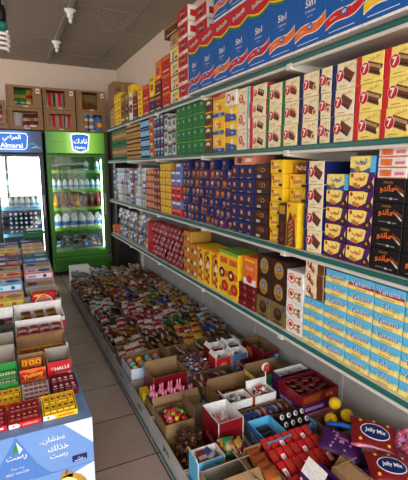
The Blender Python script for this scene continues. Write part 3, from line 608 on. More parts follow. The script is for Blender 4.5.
C('pinkbox', 'salmon pink biscuit box lying on the navy boxes', '', [2.01], 1, z0=.392)
jm = ['navj1', 'navj2', 'navj1', 'navj3', 'navj2', 'brownj', 'navj1']
C('navj1', dict(navj1='small navy box with gold picture', navj2='small navy box with pink picture', navj3='small purple box with tan picture', brownj='small brown box with orange picture'), 'small chocolate boxes in a jumbled block', [2.174+.0765*i for i in range(10)], [6, 7, 6, 7, 6, 7, 7, 6, 7, 7], fn=lambda c, r: jm[(c*3+r*2+(c*r) % 3) % 7], jit=.02)
C('skyb', dict(skyb='blue wafer box with white band', redb='red wafer box with pale band'), 'red and blue wafer boxes', [2.965], 7, fn=lambda c, r: 'redb' if r < 4 and r != 1 else 'skyb')
C('skyb', dict(skyb='blue wafer box with white band beside gold boxes', redb='red wafer box with pale band beside gold boxes'), 'red and blue wafer boxes', [3.066], 6, fn=lambda c, r: 'redb' if r in (0, 2, 3) else 'skyb')
C('goldb', 'gold biscuit box with olive round picture', 'gold biscuit boxes', [3.185, 3.315], 7)
C('brnar', 'narrow brown biscuit box beside the gold boxes', 'narrow brown boxes', [3.42, 3.503], 6)
C('orbr', 'salmon and brown biscuit box', 'salmon biscuit boxes', [3.603, 3.72], 6)
fm = ['fgrey', 'fblue', 'fwhite', 'fsilver', 'fbrown', 'fgrey', 'fsilver', 'fwhite']
C('fgrey', dict(fgrey='grey milk carton', fblue='blue milk carton', fwhite='white milk carton', fsilver='silver milk carton', fbrown='brown milk carton'), 'milk cartons at the far end', [3.825+.0895*i for i in range(14)], 3, fn=lambda c, r: fm[(c*5+(r if c % 3 == 0 else 0)) % 8])
D = lambda *a, **k: shelf(a[0], a[1], a[2], 'D', *a[3:], **k)
dy = 'yellow and sky blue wafer box'
ym = lambda c, r: ('yamR' if r == 6 and c in (2, 3) else 'yamL' if (c+r*2+(r//2)) % 3 == 0 or (c > 2 and r % 2 == 0) else 'yamA')
D('yamL', dict(yamL=dy+' in Latin lettering', yamA=dy+' in Arabic lettering', yamR='red banded wafer box'), 'sky blue wafer boxes', [.715, .847, .979, 1.111, 1.243], 7, fn=ym, jit=.003)
D('yamA', dy+' beside the white boxes', 'sky blue wafer boxes', [1.377], 4, jit=.003)
D('caramel', 'cream and brown cake box on top of blue wafer boxes', 'cream and brown cake boxes', [1.382], 3, z0=.219)
D('pretz', 'white biscuit box with orange ring and pretzel picture', 'white pretzel boxes', [1.512], 4)
dm = ['olgold', 'dkgold', 'dkgold']
D('dkgold', dict(olgold='olive chocolate box', dkgold='dark brown chocolate box with golden oval'), 'golden oval chocolate boxes', [1.645, 1.777], 3, fn=lambda c, r: dm[r])
D('maropk', 'flat maroon chocolate box under the orange snack box', 'maroon chocolate boxes', [1.895, 1.99], 3)
D('snackor', 'orange snack box with white base on maroon boxes', '', [1.92], 1, z0=.142)
D('snackyel', 'tall yellow snack box with red circles and lime lid', 'tall yellow snack boxes', [2.10, 2.225], 1)
D('yelred', 'yellow snack box splashed with red fruit', 'red splashed snack boxes', [2.345, 2.458, 2.571], 1)
D('goldbox', 'gold and orange biscuit box beside the red packets', 'gold boxes on the lowest shelf', [2.69, 2.81], [3, 4], x=1.222)
D('navwhite', 'cream and navy biscuit box standing far back behind yellow snack boxes', 'cream and navy boxes', [2.32], 1, x=1.50)
D('redcol', 'bright red biscuit box', 'bright red biscuit boxes', [3.705], 3)

# soft packets: origin at the middle of the underside
def packet(key, name, cat, w, l, t, col, end=None, band=None):
    mb = MB(); mb.pillow(w, l, t, col, end, band, wob=.25); return proto(key, name, cat, mb)
for k in ('red', 'blue', 'gold', 'silver', 'brown', 'green', 'white', 'purple', 'teal', 'yellow', 'orange', 'pink', 'dark'):
    packet('pk_'+k, 'candy_packet', 'packet', .085, .15, .03, 'foil'+k, 'foilwhite' if k in ('red', 'brown', 'dark') else 'foil'+k, {'red': 'foilwhite', 'blue': 'foilwhite', 'white': 'foilred', 'yellow': 'foilred', 'brown': 'foilgold', 'silver': 'foilteal', 'green': 'foilyellow', 'purple': 'foilgold', 'teal': 'foilwhite', 'orange': 'foilyellow'}.get(k))
packet('pk_maroon', 'biscuit_packet', 'packet', .1, .15, .035, 'foilred', 'foilred', 'maroon'); packet('pk_bar', 'candy_bar', 'bar', .035, .14, .016, 'foilred', 'foilred', 'foilwhite')
# upright red packets filed on the lowest shelf
for ci in range(9):
    for r in range(3):
        for q in range(2):
            use('pk_maroon', (1.25+.05*q+rnd.uniform(0, .01), 2.93+.082*ci+rnd.uniform(-.006, .006), SH['D']+.0545+.105*r), -pi/2+R(rnd.uniform(-16, 16)), 'glossy dark red packet in the dense red heap on the lowest shelf', 'dark red packets on the lowest shelf', rx=R(68), s=.72)
for ci in range(12):
    for r in range(3):
        k = ['silver', 'blue', 'yellow', 'brown', 'blue', 'dark'][(ci*2+r) % 6]
        use('pk_'+k, (1.26+rnd.uniform(0, .01), 3.83+.095*ci, SH['D']+.075+.1*r), -pi/2+R(rnd.uniform(-6, 6)), f'{k} packet standing at the far end of the lowest shelf', f'{k} packets at the far shelf end', rx=R(74), name='wafer_packet', s=.8)
for i in range(4): use('pk_white', (1.30+.012*i, 2.86+.035*i, SH['D']+.345+.018*i), R(rnd.uniform(-14, 14)), 'white and red packet lying on top beside the dark red heap', 'white packets on the red heap', s=.9, name='wafer_packet')
shelf('orflat', 'flat orange box at the far end of lowest shelf', 'flat orange boxes', 'D', [5.07], 2)
# ------------------------------------------------------------------ open cartons: origin at the middle of the base
def open_box(name, label, cat, x0, x1, y0, y1, z0, z1, out, inn, flaps='', fl=.06, fang=35, group=None, back=0, front=0, art=None, t=.004, fcol=None, glue=None):
    """an open-topped carton with wall thickness; flaps on the named sides (n far, s near, w aisle, e wall)"""
    w, d, h = x1-x0, y1-y0, z1-z0
    rt = empty(name, ((x0+x1)/2, (y0+y1)/2, z0), label, cat, group)
    mb = MB(); W, D_ = w/2, d/2
    mb.box((-W, -D_, 0), (W, D_, t), inn, 0, {'-z': out})
    hn, hs = h+back, h-front
    for (a, b, side) in (((-W, -D_, t), (-W+t, D_, h), '-x'), ((W-t, -D_, t), (W, D_, h), '+x'), ((-W+t, -D_, t), (W-t, -D_+t, hs), '-y'), ((-W+t, D_-t, t), (W-t, D_, hn), '+y')):
        mb.box(a, b, inn, 0, {side: out})
    if art: art(mb, Face((0, -D_, 0), (1, 0, 0), (0, 0, 1), w, hs), Face((-W, 0, 0), (0, -1, 0), (0, 0, 1), d, h))
    child(rt, mb.obj('tray_body'))
    for sd in flaps:
        mb = MB(); L = w if sd in 'ns' else d
        mb.box((-L/2+.004, 0, 0), (L/2-.004, .003, fl), inn, 0, {'-y' if sd != 'x' else '-y': inn, '+y': fcol or out})
        rzs = dict(n=0, s=pi, w=pi/2, e=-pi/2)[sd]; off = dict(n=(0, D_-.004, hn), s=(0, -D_+.004, hs), w=(-W+.004, 0, h), e=(W-.004, 0, h))[sd]
        o = mb.obj('flap', loc=off); o.rotation_mode = 'XYZ'; o.rotation_euler = (R(-fang), 0, rzs); child(rt, o)
    return rt
def fill(key, label, group, x0, x1, y0, y1, z, nx, ny, rx=0, rz=0, s=1, jr=8, jz=0, up=0):
    for i in range(nx):
        for j in range(ny):
            use(key, (x0+(i+.5)*(x1-x0)/nx+rnd.uniform(-.003, .003), y0+(j+.5)*(y1-y0)/ny, z+up*j+rnd.uniform(0, jz)), rz+R(rnd.uniform(-jr, jr)), label, group, rx=rx, s=s)
def candy_heap(name, label, cat, x0, x1, y0, y1, z, h, cols, n=70, r=.012, tail=True):
    """countless little sweets as one heap"""
    mb = MB(); q = r*2.1 if tail else r*1.2
    mb.box((x0+.003, y0+.003, z+.001), (x1-.003, y1-.003, z+h*.35), cols[0], .004)
    for i in range(n):
        u, v = rnd.random(), rnd.random(); x, y = x0+q+u*(x1-x0-2*q), y0+q+v*(y1-y0-2*q)
        zz = z+h*(.35+.55*(sin(pi*u)*sin(pi*v))**.5*rnd.uniform(.6, 1.1)); c = rnd.choice(cols)
        mb.T = Matrix.Translation((x, y, zz)) @ Euler((rnd.uniform(-.5, .5), rnd.uniform(-.5, .5), rnd.uniform(0, 6.3))).to_matrix().to_4x4()
        mb.ball((0, 0, 0), r, c, 1.3, .9, .8, 7, 4)
        if tail:
            for sg in (1, -1): mb.add([(sg*r*1.1, 0, 0), (sg*r*2.4, r*.8, .002), (sg*r*2.4, -r*.8, -.002), (sg*r*2.3, 0, r*.5)], [(0, 1, 3), (0, 3, 2), (0, 2, 1)], c)
    mb.T = Matrix.Identity(4)
    return tag(mb.obj(name), label, cat, None, 'stuff')
# white printed trays along the aisle
def art_white(mb, F, S):
    mb.rect(S, .0, .0, 1, .14, 'tealtrim'); mb.text(S, 'JAW', .5, .55, .34, 'dgrey', 2, .34, 0, .02); mb.rect(S, .15, .22, .85, .27, 'lgrey'); mb.rect(S, 0, .14, 1, .17, 'sky')
WT = [(1.10, 1.53), (1.54, 1.985), (2.0, 2.42), (2.43, 2.86), (2.87, 3.3), (3.31, 3.74), (3.75, 4.18), (4.19, 4.62), (4.63, 5.06)]
for i, (a, b) in enumerate(WT):
    open_box('floor_tray', f'white printed cardboard tray on the floor along the aisle, {ORD[i]} from the near end', 'tray', .645, .985 if i < 3 else .90, a, b, .0, .13, 'lgrey', 'greycard', group='white floor trays along the aisle', art=art_white)
zt = .006
# aisle row, near to far
open_box('sweet_carton', 'brown carton with wide open flaps at the near end of the aisle row', 'carton', .665, .88, 1.215, 1.405, zt, .22, 'card', 'greycard', 'nse', .07, -50)
fill('pk_dark', 'dark packet lying in the brown carton with wide open flaps', 'dark packets in the flapped carton', .70, .85, 1.25, 1.37, .08, 2, 2, rz=.5)
o = open_box('sweet_carton', 'small sky blue and white open carton beside the dark packets carton', 'carton', .665, .80, 1.425, 1.53-.01, zt, .24, 'sky', 'white', 'w', .03, 20)
for k, (kk, c) in enumerate((('red', 'red'), ('blue', 'blue'))): use('pk_'+kk, (.715+.04*k, 1.47, .215), .6*k, f'{c} packet on top of the small sky blue carton', None, rx=.3, s=.6)
candy_heap('candy_heap', 'heap of dark brown wrapped sweets beside the aisle', 'sweets', .66, .815, 1.55, 1.79, zt, .23, ['foilbrown', 'foildark', 'foilbrown', 'foilgold'], 110, .015)
open_box('sweet_carton', 'bright red tall open carton with white lining', 'carton', .835, .975, 1.555, 1.735, zt, .30, 'foilred', 'white', art=lambda mb, F, S: (mb.text(F, 'Toto', .55, .62, .14, 'white', 2, .4, 0, .02), mb.rect(F, .2, .30, .5, .34, 'salmon'), mb.rect(F, .45, .1, .85, .22, 'foilwhite'), mb.text(S, 'Toto', .5, .6, .14, 'white', 2, .4)), fcol='white')
candy_heap('candy_heap', 'pink and white lollipops inside the tall red carton', 'sweets', .845, .965, 1.565, 1.725, .17, .10, ['pink', 'white', 'foilpink'], 36, .014)
for i in range(7):
    c = ['red', 'yellow', 'green', 'red', 'orange', 'yellow', 'red'][i]
    use('pk_'+c, (.838+.016*i-.02, 1.50-.008*i, .20+.01*(i % 3)), -.9+.3*i, f'{c} packet in the fan of bright packets before the red carton', 'fan of bright packets', rx=R(55), s=.62)
open_box('sweet_carton', 'brown carton of red hearts and green toys at the aisle', 'carton', .66, .825, 1.805, 1.98, zt, .19, 'card', 'cardin', 'e', .05, 10)
candy_heap('candy_heap', 'red heart sweets with green and yellow toys in brown carton', 'sweets', .672, .815, 1.815, 1.97, .12, .10, ['red', 'foilred', 'lime', 'yellow', 'red', 'pink', 'leaf'], 70, .014, False)
open_box('sweet_carton', 'brown carton with pink bunny sweets and raised flap', 'carton', .66, .955, 2.01, 2.14, zt, .185, 'card', 'cardin', 's', .04, -45)
for i in range(9):
    if 'bunny' not in PRO:
        mb = MB(); mb.ball((0, 0, .02), .022, 'pink'); mb.ball((-.009, 0, .055), .008, 'pink', .8, .6, 2.6, 8, 6); mb.ball((.009, 0, .055), .008, 'pink', .8, .6, 2.6, 8, 6); mb.ball((0, -.018, .015), .008, 'white', n=8, m=5)
        proto('bunny', 'bunny_lollipop', 'sweet', mb)
    use('bunny', (.69+.055*(i % 5), 2.05+.05*(i//5), .168+.02*(i//5)), rnd.uniform(-.4, .4), 'pink bunny shaped sweet in the brown carton at the aisle', 'pink bunny sweets')
candy_heap('candy_heap', 'pink sweets underneath the pink bunny sweets', 'sweets', .67, .945, 2.02, 2.13, .05, .1, ['pink', 'foilpink', 'white', 'red'], 50, .013)
open_box('sweet_carton', 'wide bright red carton with brown lining and raised back', 'carton', .72, .95, 2.175, 2.36, .01, .255, 'foilred', 'card', 'n', .03, -10, art=lambda mb, F, S: (mb.text(F, 'Sweets', .62, .26, .13, 'white', 3, .5, 5, .02), mb.ribbon(F, [(i/10, .13+.03*sin(i)) for i in range(11)], .05, 'foilred', 1), mb.rect(F, .4, .36, .62, .39, 'yellow')))
use_k = [('yellow', .69, 2.25), ('blue', .685, 2.2)]
mb = MB(); mb.box((-.025, -.04, 0), (.025, .04, .16), 'yellow'); F = Face((0, -.04, 0), (1, 0, 0), (0, 0, 1), .05, .16); mb.rect(F, .1, .1, .9, .45, 'blue'); mb.ell(F, .5, .7, .1, .1, 'leaf'); F = Face((-.025, 0, 0), (0, -1, 0), (0, 0, 1), .08, .16); mb.rect(F, .1, .1, .9, .45, 'leaf')
tag(mb.obj('gum_box', loc=(.685, 2.23, zt)), 'small yellow box with blue panel beside the wide red carton', 'gum box')
open_box('sweet_carton', 'clear sided carton of little toy balls beside the aisle', 'carton', .66, .94, 2.45, 2.68, zt, .2, 'waterpale', 'card', 'e', .05, 5)
for i in range(12):
    kk = 'tb'+str(i % 3)
    if kk not in PRO: mb = MB(); mb.ball((0, 0, .025), .025, ['yellow', 'sky', 'salmon'][i % 3], n=14, m=9); proto(kk, 'toy_ball', 'ball', mb)
    use(kk, (.70+.062*(i % 4), 2.49+.06*(i//4), .152), 0, ['yellow', 'sky blue', 'salmon'][i % 3]+' toy ball in the clear sided carton', ['yellow', 'sky blue', 'salmon'][i % 3]+' toy balls')
candy_heap('candy_heap', 'blue and yellow sweets underneath the toy balls', 'sweets', .67, .93, 2.46, 2.67, .03, .12, ['foilblue', 'sky', 'yellow'], 40, .014)
# middle rows on the base deck
zd = .122
open_box('sweet_carton', 'brown carton of orange packets beside the flapped carton', 'carton', .885, .985, 1.205, 1.425, zt, .2, 'orange', 'card', 'n', .05, -10)
for i in range(4): use('pk_orange', (.935, 1.235+.045*i, .195), rnd.uniform(-.3, .3), 'orange packet standing in the narrow brown carton', 'orange packets in the narrow carton', rx=R(35), s=.8)
open_box('sweet_carton', 'blue open tray of dark cakes', 'carton', 1.03, 1.165, 1.425, 1.61, zd, .225, 'waterdeep', 'sky', art=lambda mb, F, S: (mb.text(F, 'bar', .5, .5, .5, 'white', 2, .5), mb.text(S, 'bar', .5, .5, .5, 'white', 2, .5)))
fill('pk_dark', 'dark cake packet lying in the blue open tray', 'dark packets in the blue tray', 1.05, 1.145, 1.45, 1.59, .165, 1, 3, rz=pi/2, jr=4, s=.8)
open_box('sweet_carton', 'long low brown tray of blue and red packets', 'carton', 1.04, 1.352, 1.622, 1.735, zd, .205, 'card', 'cardin', 'w', .03, 30)
for i in range(8): c = 'blue' if i < 3 or i == 5 else 'red'; use('pk_'+c, (1.068+.036*i, 1.68, .185), pi/2+rnd.uniform(-.1, .1), f'{c} packet leaning in the long low brown tray', f'{c} packets in the long low tray', ry=0, rx=R(20), s=.62)
open_box('sweet_carton', 'blue tray of black and white rolls', 'carton', 1.185, 1.37, 1.475, 1.61, zd, .20, 'waterdeep', 'sky')
for i in range(12):
    if 'roll' not in PRO:
        mb = MB(); mb.lathe([(.019, -.02), (.021, -.018), (.021, .018), (.019, .02)], 'black', 14); mb.lathe([(.014, -.0215), (.014, .0215)], 'white', 14); mb.lathe([(.006, -.022), (.006, .022)], 'black', 10); proto('roll', 'liquorice_roll', 'sweet', mb)
    use('roll', (1.212+.044*(i % 4), 1.505+.038*(i//4), .172+.02*(i//4)), .2, 'black and white rolled sweet standing in the blue tray', 'black and white rolls', rx=R(60))
open_box('sweet_carton', 'red display tray of chocolate bars', 'carton', .995, 1.30, 1.225, 1.455, zd, .20, 'foilred', 'foilred', art=lambda mb, F, S: (mb.text(F, 'Break', .75, .5, .5, 'white', 2, .3), mb.text(S, 'Break', .5, .5, .5, 'white', 2, .4)))
for i in range(7):
    for j in range(3):
        kb = 'bar' if (i*2+j) % 3 == 0 else 'barp'
        if kb not in PRO:
            mb = MB(); mb.box((-.019, -.07, 0), (.019, .07, .014), 'red', .004); F = Face((.019, 0, .014), (0, 1, 0), (-1, 0, 0), .14, .038)
            if kb == 'bar': mb.rect(F, .28, .2, .72, .8, 'white'); mb.text(F, 'Break', .5, .5, .36, 'red', 3, .4)
            else: mb.rect(F, .06, .3, .5, .7, 'maroon'); mb.rect(F, .6, .3, .9, .7, 'foilorange')
            proto(kb, 'chocolate_bar', 'chocolate bar', mb)
        use(kb, (1.02+.0415*i, 1.265+.068*j, .172+.012*j), R(rnd.uniform(-3, 3)), 'red chocolate bar with white name patch in the red tray' if kb == 'bar' else 'red chocolate bar with maroon patch in the red tray', 'white patched red bars' if kb == 'bar' else 'maroon patched red bars', rx=R(24), s=.9)
def art_purple(mb, F, S):
    for i in range(10): mb.ell(F, .1+.2*(i % 5), .3+.4*(i//5), .1, .1, ['pink', 'lilac', 'white'][i % 3], 1, 8); mb.ell(S, .1+.2*(i % 5), .3+.4*(i//5), .1, .1, ['pink', 'lilac', 'white'][i % 3], 1, 8)
open_box('sweet_carton', 'purple spotted carton with white flap at the near end', 'carton', 1.05, 1.165, 1.09, 1.215, zd, .225, 'purple', 'purple', 'w', .07, -35, art=art_purple, fcol='white')
candy_heap('candy_heap', 'purple and pink sweets in the purple spotted carton', 'sweets', 1.06, 1.155, 1.10, 1.205, .15, .08, ['purple', 'foilpink', 'foilpurple'], 30, .012)
open_box('sweet_carton', 'maroon tray of red sweets behind the green toys carton', 'carton', 1.18, 1.29, 1.175, 1.215+.002, zd, .2, 'maroon', 'maroon')
open_box('sweet_carton', 'brown carton of green toys with open flaps at the near end', 'carton', 1.175, 1.275, 1.0, 1.16, zd, .24, 'card', 'card', 'nwe', .06, -45)
candy_heap('candy_heap', 'green yellow and white toys in the nearest brown carton', 'sweets', 1.185, 1.265, 1.01, 1.15, .16, .09, ['lime', 'leaf', 'yellow', 'white', 'salmon', 'blue'], 34, .014, False)
open_box('sweet_carton', 'white and purple open carton beside the orange and white one', 'carton', 1.005, 1.16, 1.76, 1.86, zd, .245, 'purple', 'white', 'w', .04, 25, art=lambda mb, F, S: (mb.rect(F, 0, .6, 1, 1, 'white'), mb.text(F, 'Chew', .5, .3, .3, 'white', 2, .6, 5)), fcol='white')
candy_heap('candy_heap', 'dark and white sweets in the white and purple carton', 'sweets', 1.015, 1.15, 1.77, 1.85, .17, .09, ['maroon', 'white', 'purple', 'foilwhite'], 30, .013)
open_box('sweet_carton', 'orange and white open carton of red sweets', 'carton', 1.175, 1.315, 1.755, 1.86, zd, .245, 'orange', 'white', 'n', .04, 10, art=lambda mb, F, S: (mb.rect(F, 0, .55, 1, 1, 'white'), mb.text(F, 'Chew', .5, .3, .3, 'white', 2, .6, 5)), fcol='white')
candy_heap('candy_heap', 'red and white sweets in the orange and white carton', 'sweets', 1.185, 1.305, 1.765, 1.85, .17, .1, ['red', 'white', 'foilred', 'foilwhite'], 34, .013)
mb = MB(); mb.tube([(0, 0, 0), (.0, .01, .10)], .003, 'white', 6); o = mb.obj('lollipop', loc=(1.262, 1.78, .27)); mb = MB(); mb.ball((0, .01, .12), .026, 'white', 1, .5, 1, 14, 8)
for i in range(3): mb.tube([((.006+.007*i)*cos(a*.5), -.004, .12+(.006+.007*i)*sin(a*.5)) for a in range(13)], .003, 'red', 6)
child(o, mb.obj('swirl_head')); tag(o, 'red and white swirl lollipop sticking up by the cream carton', 'lollipop')
open_box('sweet_carton', 'brown cardboard carton behind the purple and orange cartons', 'carton', 1.0, 1.27, 1.872, 2.02, zd, .235, 'card', 'card', 'n', .03, -10)
fill('pk_red', 'red packet inside the brown carton behind the white cartons', 'red packets in the brown carton', 1.02, 1.25, 1.89, 2.0, .15, 3, 2, s=.7)
open_box('sweet_carton', 'cream and green open carton by the back panel', 'carton', 1.285, 1.535, 1.915, 2.06, zd, .25, 'lemon', 'card', 'n', .03, -5, art=lambda mb, F, S: (mb.rect(F, 0, 0, .55, 1, 'mesh_green'), mb.ell(F, .75, .5, .3, .3, 'red'), mb.rect(S, 0, 0, 1, .6, 'mesh_green')))
fill('pk_yellow', 'yellow packet inside the cream and green carton', 'yellow packets in the cream carton', 1.31, 1.52, 1.93, 2.04, .17, 3, 2, s=.7)
open_box('sweet_carton', 'white open carton with purple side by the back panel', 'carton', 1.395, 1.605, 1.83, 1.90, zd, .285, 'purple', 'white', art=lambda mb, F, S: (mb.text(F, 'Choco', .5, .4, .3, 'white', 2, .5),))
candy_heap('candy_heap', 'maroon sweets inside the white and purple side carton', 'sweets', 1.405, 1.595, 1.84, 1.89, .18, .08, ['maroon', 'purple', 'foildark'], 26, .013)
for i, (z0, col, nm) in enumerate(((zd, 'pink', 'lower pink'), (.175, 'purple', 'middle purple'))):
    mb = MB(); mb.box((-.13, -.105, 0), (.13, .105, .05), col); F = Face((0, -.105, 0), (1, 0, 0), (0, 0, 1), .26, .05); mb.rect(F, .1, .3, .6, .7, 'lilac'); F = Face((-.13, 0, 0), (0, -1, 0), (0, 0, 1), .21, .05); mb.rect(F, .1, .3, .6, .7, 'lilac')
    tag(mb.obj('jelly_box', loc=(1.49, 1.69, z0)), f'{nm} flat box stacked beneath the red jelly snake tray', 'jelly box', 'flat jelly boxes')
open_box('jelly_tray', 'flat red tray of brown jelly snakes on two flat boxes', 'tray', 1.36, 1.62, 1.585, 1.795, .2275, .288, 'foilred', 'maroon', art=lambda mb, F, S: (mb.rect(F, .05, .2, .5, .8, 'foilorange'), mb.text(F, 'Jelly', .75, .5, .5, 'yellow', 2, .3)))
for i in range(10):
    kk = 'snake'+str(i % 2)
    if kk not in PRO: mb = MB(); mb.tube([(-.05+.01*k, .012*sin(k*1.3), .008) for k in range(11)], .008, ['foilbrown', 'foilred'][i % 2], 8); proto(kk, 'jelly_snake', 'sweet', mb)
    use(kk, (1.43+.06*(i % 3), 1.615+.018*i, .262), R(rnd.uniform(-30, 30)), ['brown', 'red'][i % 2]+' wavy jelly snake in the flat red tray', ['brown', 'red']
        [i % 2]+' jelly snakes')
# balls and bags by the near end of the panel
mb = MB(); mb.ball((0, 0, .032), .032, 'yellow', n=18, m=12); mb.ball((-.008, -.025, .04), .010, 'gold', n=8, m=6); o = proto('yball', 'toy_ball', 'ball', mb)
PL = [(1.49, 1.475, .245, 'upper'), (1.425, 1.43, .198, 'middle'), (1.505, 1.40, .215, 'nearest')]
for x, y, z, w in PL: use('yball', (x, y, z), rnd.uniform(0, 6), f'yellow toy ball by the back panel, {w} of three', 'yellow toy balls by the panel')
open_box('sweet_carton', 'brown carton holding the yellow toy balls', 'carton', 1.39, 1.56, 1.365, 1.52, zd, .19, 'card', 'cardin')
candy_heap('candy_heap', 'golden sweets under the yellow toy balls', 'sweets', 1.40, 1.55, 1.375, 1.51, .13, .06, ['foilgold', 'foildark'], 24, .014)
def bigbag(name, label, cat, loc, rot, w, l, t, col, fn, end=None):
    mb = MB(); mb.pillow(w, l, t, col, end or col, nx=12, ny=16, wob=.12)
    rt = mb.obj(name, loc=loc, rot=rot); tag(rt, label, cat)
    P = Face((0, -l*.5, t*1.0), (1, 0, 0), (0, 1, 0), w, l)
    m2 = MB(); fn(m2, P, w, l, t); v2 = []
    for (x, y, z) in m2.v:                       # drape the print over the pillow
        u, v = min(.999, abs(x)/(w/2)), min(.999, abs(y)/(l/2)); v2.append((x, y, t/2+t/2*((1-u**2.6)*(1-v**4))**.6*1.04+(z-t)+.002))
    m2.v = v2; child(rt, m2.obj('printed_label')); return rt
def oval(mb, P, w, l, t):
    n = 24
    def disc(cx, cy, rx, ry, col, lay):
        pts = [(0, 0)]; F = []; rings = 4
        for k in range(1, rings+1):
            for i in range(n): pts.append((rx*k/rings*cos(2*pi*i/n), ry*k/rings*sin(2*pi*i/n)))
        for i in range(n): F.append((0, 1+i, 1+(i+1) % n))
        for k in range(rings-1):
            for i in range(n): F.append((1+k*n+i, 1+(k+1)*n+i, 1+(k+1)*n+(i+1) % n, 1+k*n+(i+1) % n))
        mb.add([(cx+x, cy+y, t+lay*.0008) for x, y in pts], F, col)
    disc(0, 0, w*.32, l*.26, 'white', 1); disc(0, 0, w*.30, l*.23, 'navy', 2); mb.text(P, 'Jelly Mix', .5, .5, .16, 'white', 6, .5, 0, .03)
    for a, b in ((-.3, .3), (.3, .32), (-.32, -.3), (.28, -.32), (0, .36)): disc(a*w, b*l, .035*w, .035*w, 'yellow', 1)
bigbag('jelly_bag', 'big red bag with navy oval leaning by the back panel', 'bag', (1.475, 1.215, .245), (R(22), R(10), R(-38)), .21, .16, .05, 'foilred', oval, 'foilpink')
bigbag('jelly_bag', 'big red bag with navy oval nearest the camera end', 'bag', (1.40, 1.055, .205), (R(16), R(8), R(-30)), .20, .15, .05, 'foilred', oval, 'foilred')
def pbag(mb, P, w, l, t):
    mb.text(P, 'Twist', .5, .55, .14, 'pink', 4, .6, 0, .02)
    for i in range(14): a, b = rnd.uniform(-.36, .36), rnd.uniform(-.4, .4); mb.add([(a*w+.006*cos(q), b*l+.006*sin(q), t+.001) for q in [k*pi/3 for k in range(6)]], [tuple(range(6))], 'lilac')
bigbag('marshmallow_bag', 'purple bag with pink print beside the big red bags', 'bag', (1.335, 1.275, .20), (R(10), R(10), R(-52)), .19, .14, .05, 'purple', pbag, 'foilpurple')
mb = MB(); mb.tube([(0, 0, 0), (.04, -.05, .012), (.10, -.12, .008), (.13, -.2, 0)], .011, 'blue', 8); tag(mb.obj('blue_strap', loc=(1.345, 1.375, .265)), 'blue plastic strip lying between the purple and red bags', 'strip')
candy_heap('candy_heap', 'pink marshmallows spilling beside the big red bag', 'sweets', 1.555, 1.62, 1.0, 1.2, zd, .22, ['foilpink', 'foilpink', 'lilac', 'foilwhite'], 60, .018, False)
candy_heap('candy_heap', 'dark sweets lying under the big bags', 'sweets', 1.30, 1.49, .98, 1.355, zd, .05, ['foildark', 'foilpurple', 'foilred'], 40, .016)
# open boxes and cups further along the panel
open_box('sweet_carton', 'dark open carton with patterned sides by the panel', 'carton', 1.49, 1.62, 2.14, 2.40, zd, .28, 'maroon', 'cardin', art=lambda mb, F, S: (mb.ell(F, .5, .5, .3, .3, 'teal'), mb.rect(F, .7, .3, .95, .8, 'sky'), mb.ell(S, .3, .5, .3, .3, 'orange')))
fill('pk_brown', 'brown packet lying in the dark patterned carton', 'brown packets in the dark carton', 1.505, 1.605, 2.16, 2.38, .22, 1, 3, rz=pi/2, s=.7)
open_box('sweet_carton', 'dark red low tray in front of the patterned carton', 'carton', 1.36, 1.475, 2.11, 2.225, zd, .22, 'purple', 'maroon', art=art_purple)
for c, x0, x1, nm in (('red', 1.185, 1.305, 'red'), ('waterdeep', 1.315, 1.435, 'blue')):
    open_box('ice_cream_carton', f'small {nm} open carton with white lining in the middle', 'carton', x0, x1, 2.25, 2.36, zd, .25, c, 'white', 'we', .03, -30, fcol='white', art=lambda mb, F, S: (mb.ell(F, .5, .5, .25, .25, 'salmon'), mb.rect(F, .3, .15, .7, .25, 'white')))
    fill('pk_dark' if nm == 'blue' else 'pk_red', f'packet lying in the small {nm} open carton', f'packets in the small {nm} carton', x0+.02, x1-.02, 2.27, 2.34, .21, 1, 1, s=.6)
    open_box('ice_cream_carton', f'small {nm} open carton farther back with dark packets', 'carton', x0+.03, x1+.03, 2.39, 2.50, zd, .25, 'navy' if nm == 'blue' else 'foilred', 'white', 'we', .03, -30, fcol='white')
    use('pk_dark', ((x0+x1)/2+.03, 2.44, .20), .5, f'dark packet lying in the farther small {nm} carton', None, s=.6)
open_box('sweet_carton', 'wide low tray of red and brown packets amid the field', 'carton', 1.0, 1.275, 2.04, 2.235, zd, .2, 'card', 'cardin')
for i in range(10): c = ['red', 'brown', 'purple', 'red', 'dark'][i % 5]; use('pk_'+c, (1.04+.048*(i % 5), 2.09+.09*(i//5), .17), pi/2+rnd.uniform(-.5, .5), f'{c} packet in the wide low tray amid the field', f'{c} packets in the wide low tray', rx=R(18), s=.72)
candy_heap('candy_heap', 'silver and purple twist wrapped sweets heaped beside red cartons', 'sweets', 1.0, 1.17, 2.25, 2.46, zd, .13, ['foilsilver', 'foilwhite', 'foilpurple', 'foilgold', 'foilred'], 90, .014)
# far field: shallow trays of packets in four lanes
LN = [('aisle side lane', .66, .885, .008), ('second lane', .91, 1.13, .125), ('third lane', 1.15, 1.37, .125), ('panel side lane', 1.39, 1.585, .125)]
SCH = [  # near to far; one colour set per lane
    ['white brown', 'brown dark', 'yellow red', 'brown blue'],
    ['brown orange', 'red white', 'green dark', 'brown silver'],
    ['red dark', 'red pink', 'white red', 'brown white'],
    ['brown dark', 'white red', 'yellow blue', 'gold brown'],
    ['white silver', 'purple yellow', 'green white', 'red white'],
    ['brown dark', 'red blue', 'white red', 'white gold'],
    ['brown orange', 'green yellow', 'red white', 'red white'],
    ['red dark', 'yellow brown', 'yellow red', 'brown red'],
    ['teal white', 'teal silver', 'yellow silver', 'gold dark'],
    ['white silver', 'silver teal', 'silver white', 'silver dark']]
FY0 = [2.70, 2.95, 3.2, 3.45, 3.7, 3.95, 4.2, 4.45, 4.7, 4.93]
NEAR = 5
far = MB()
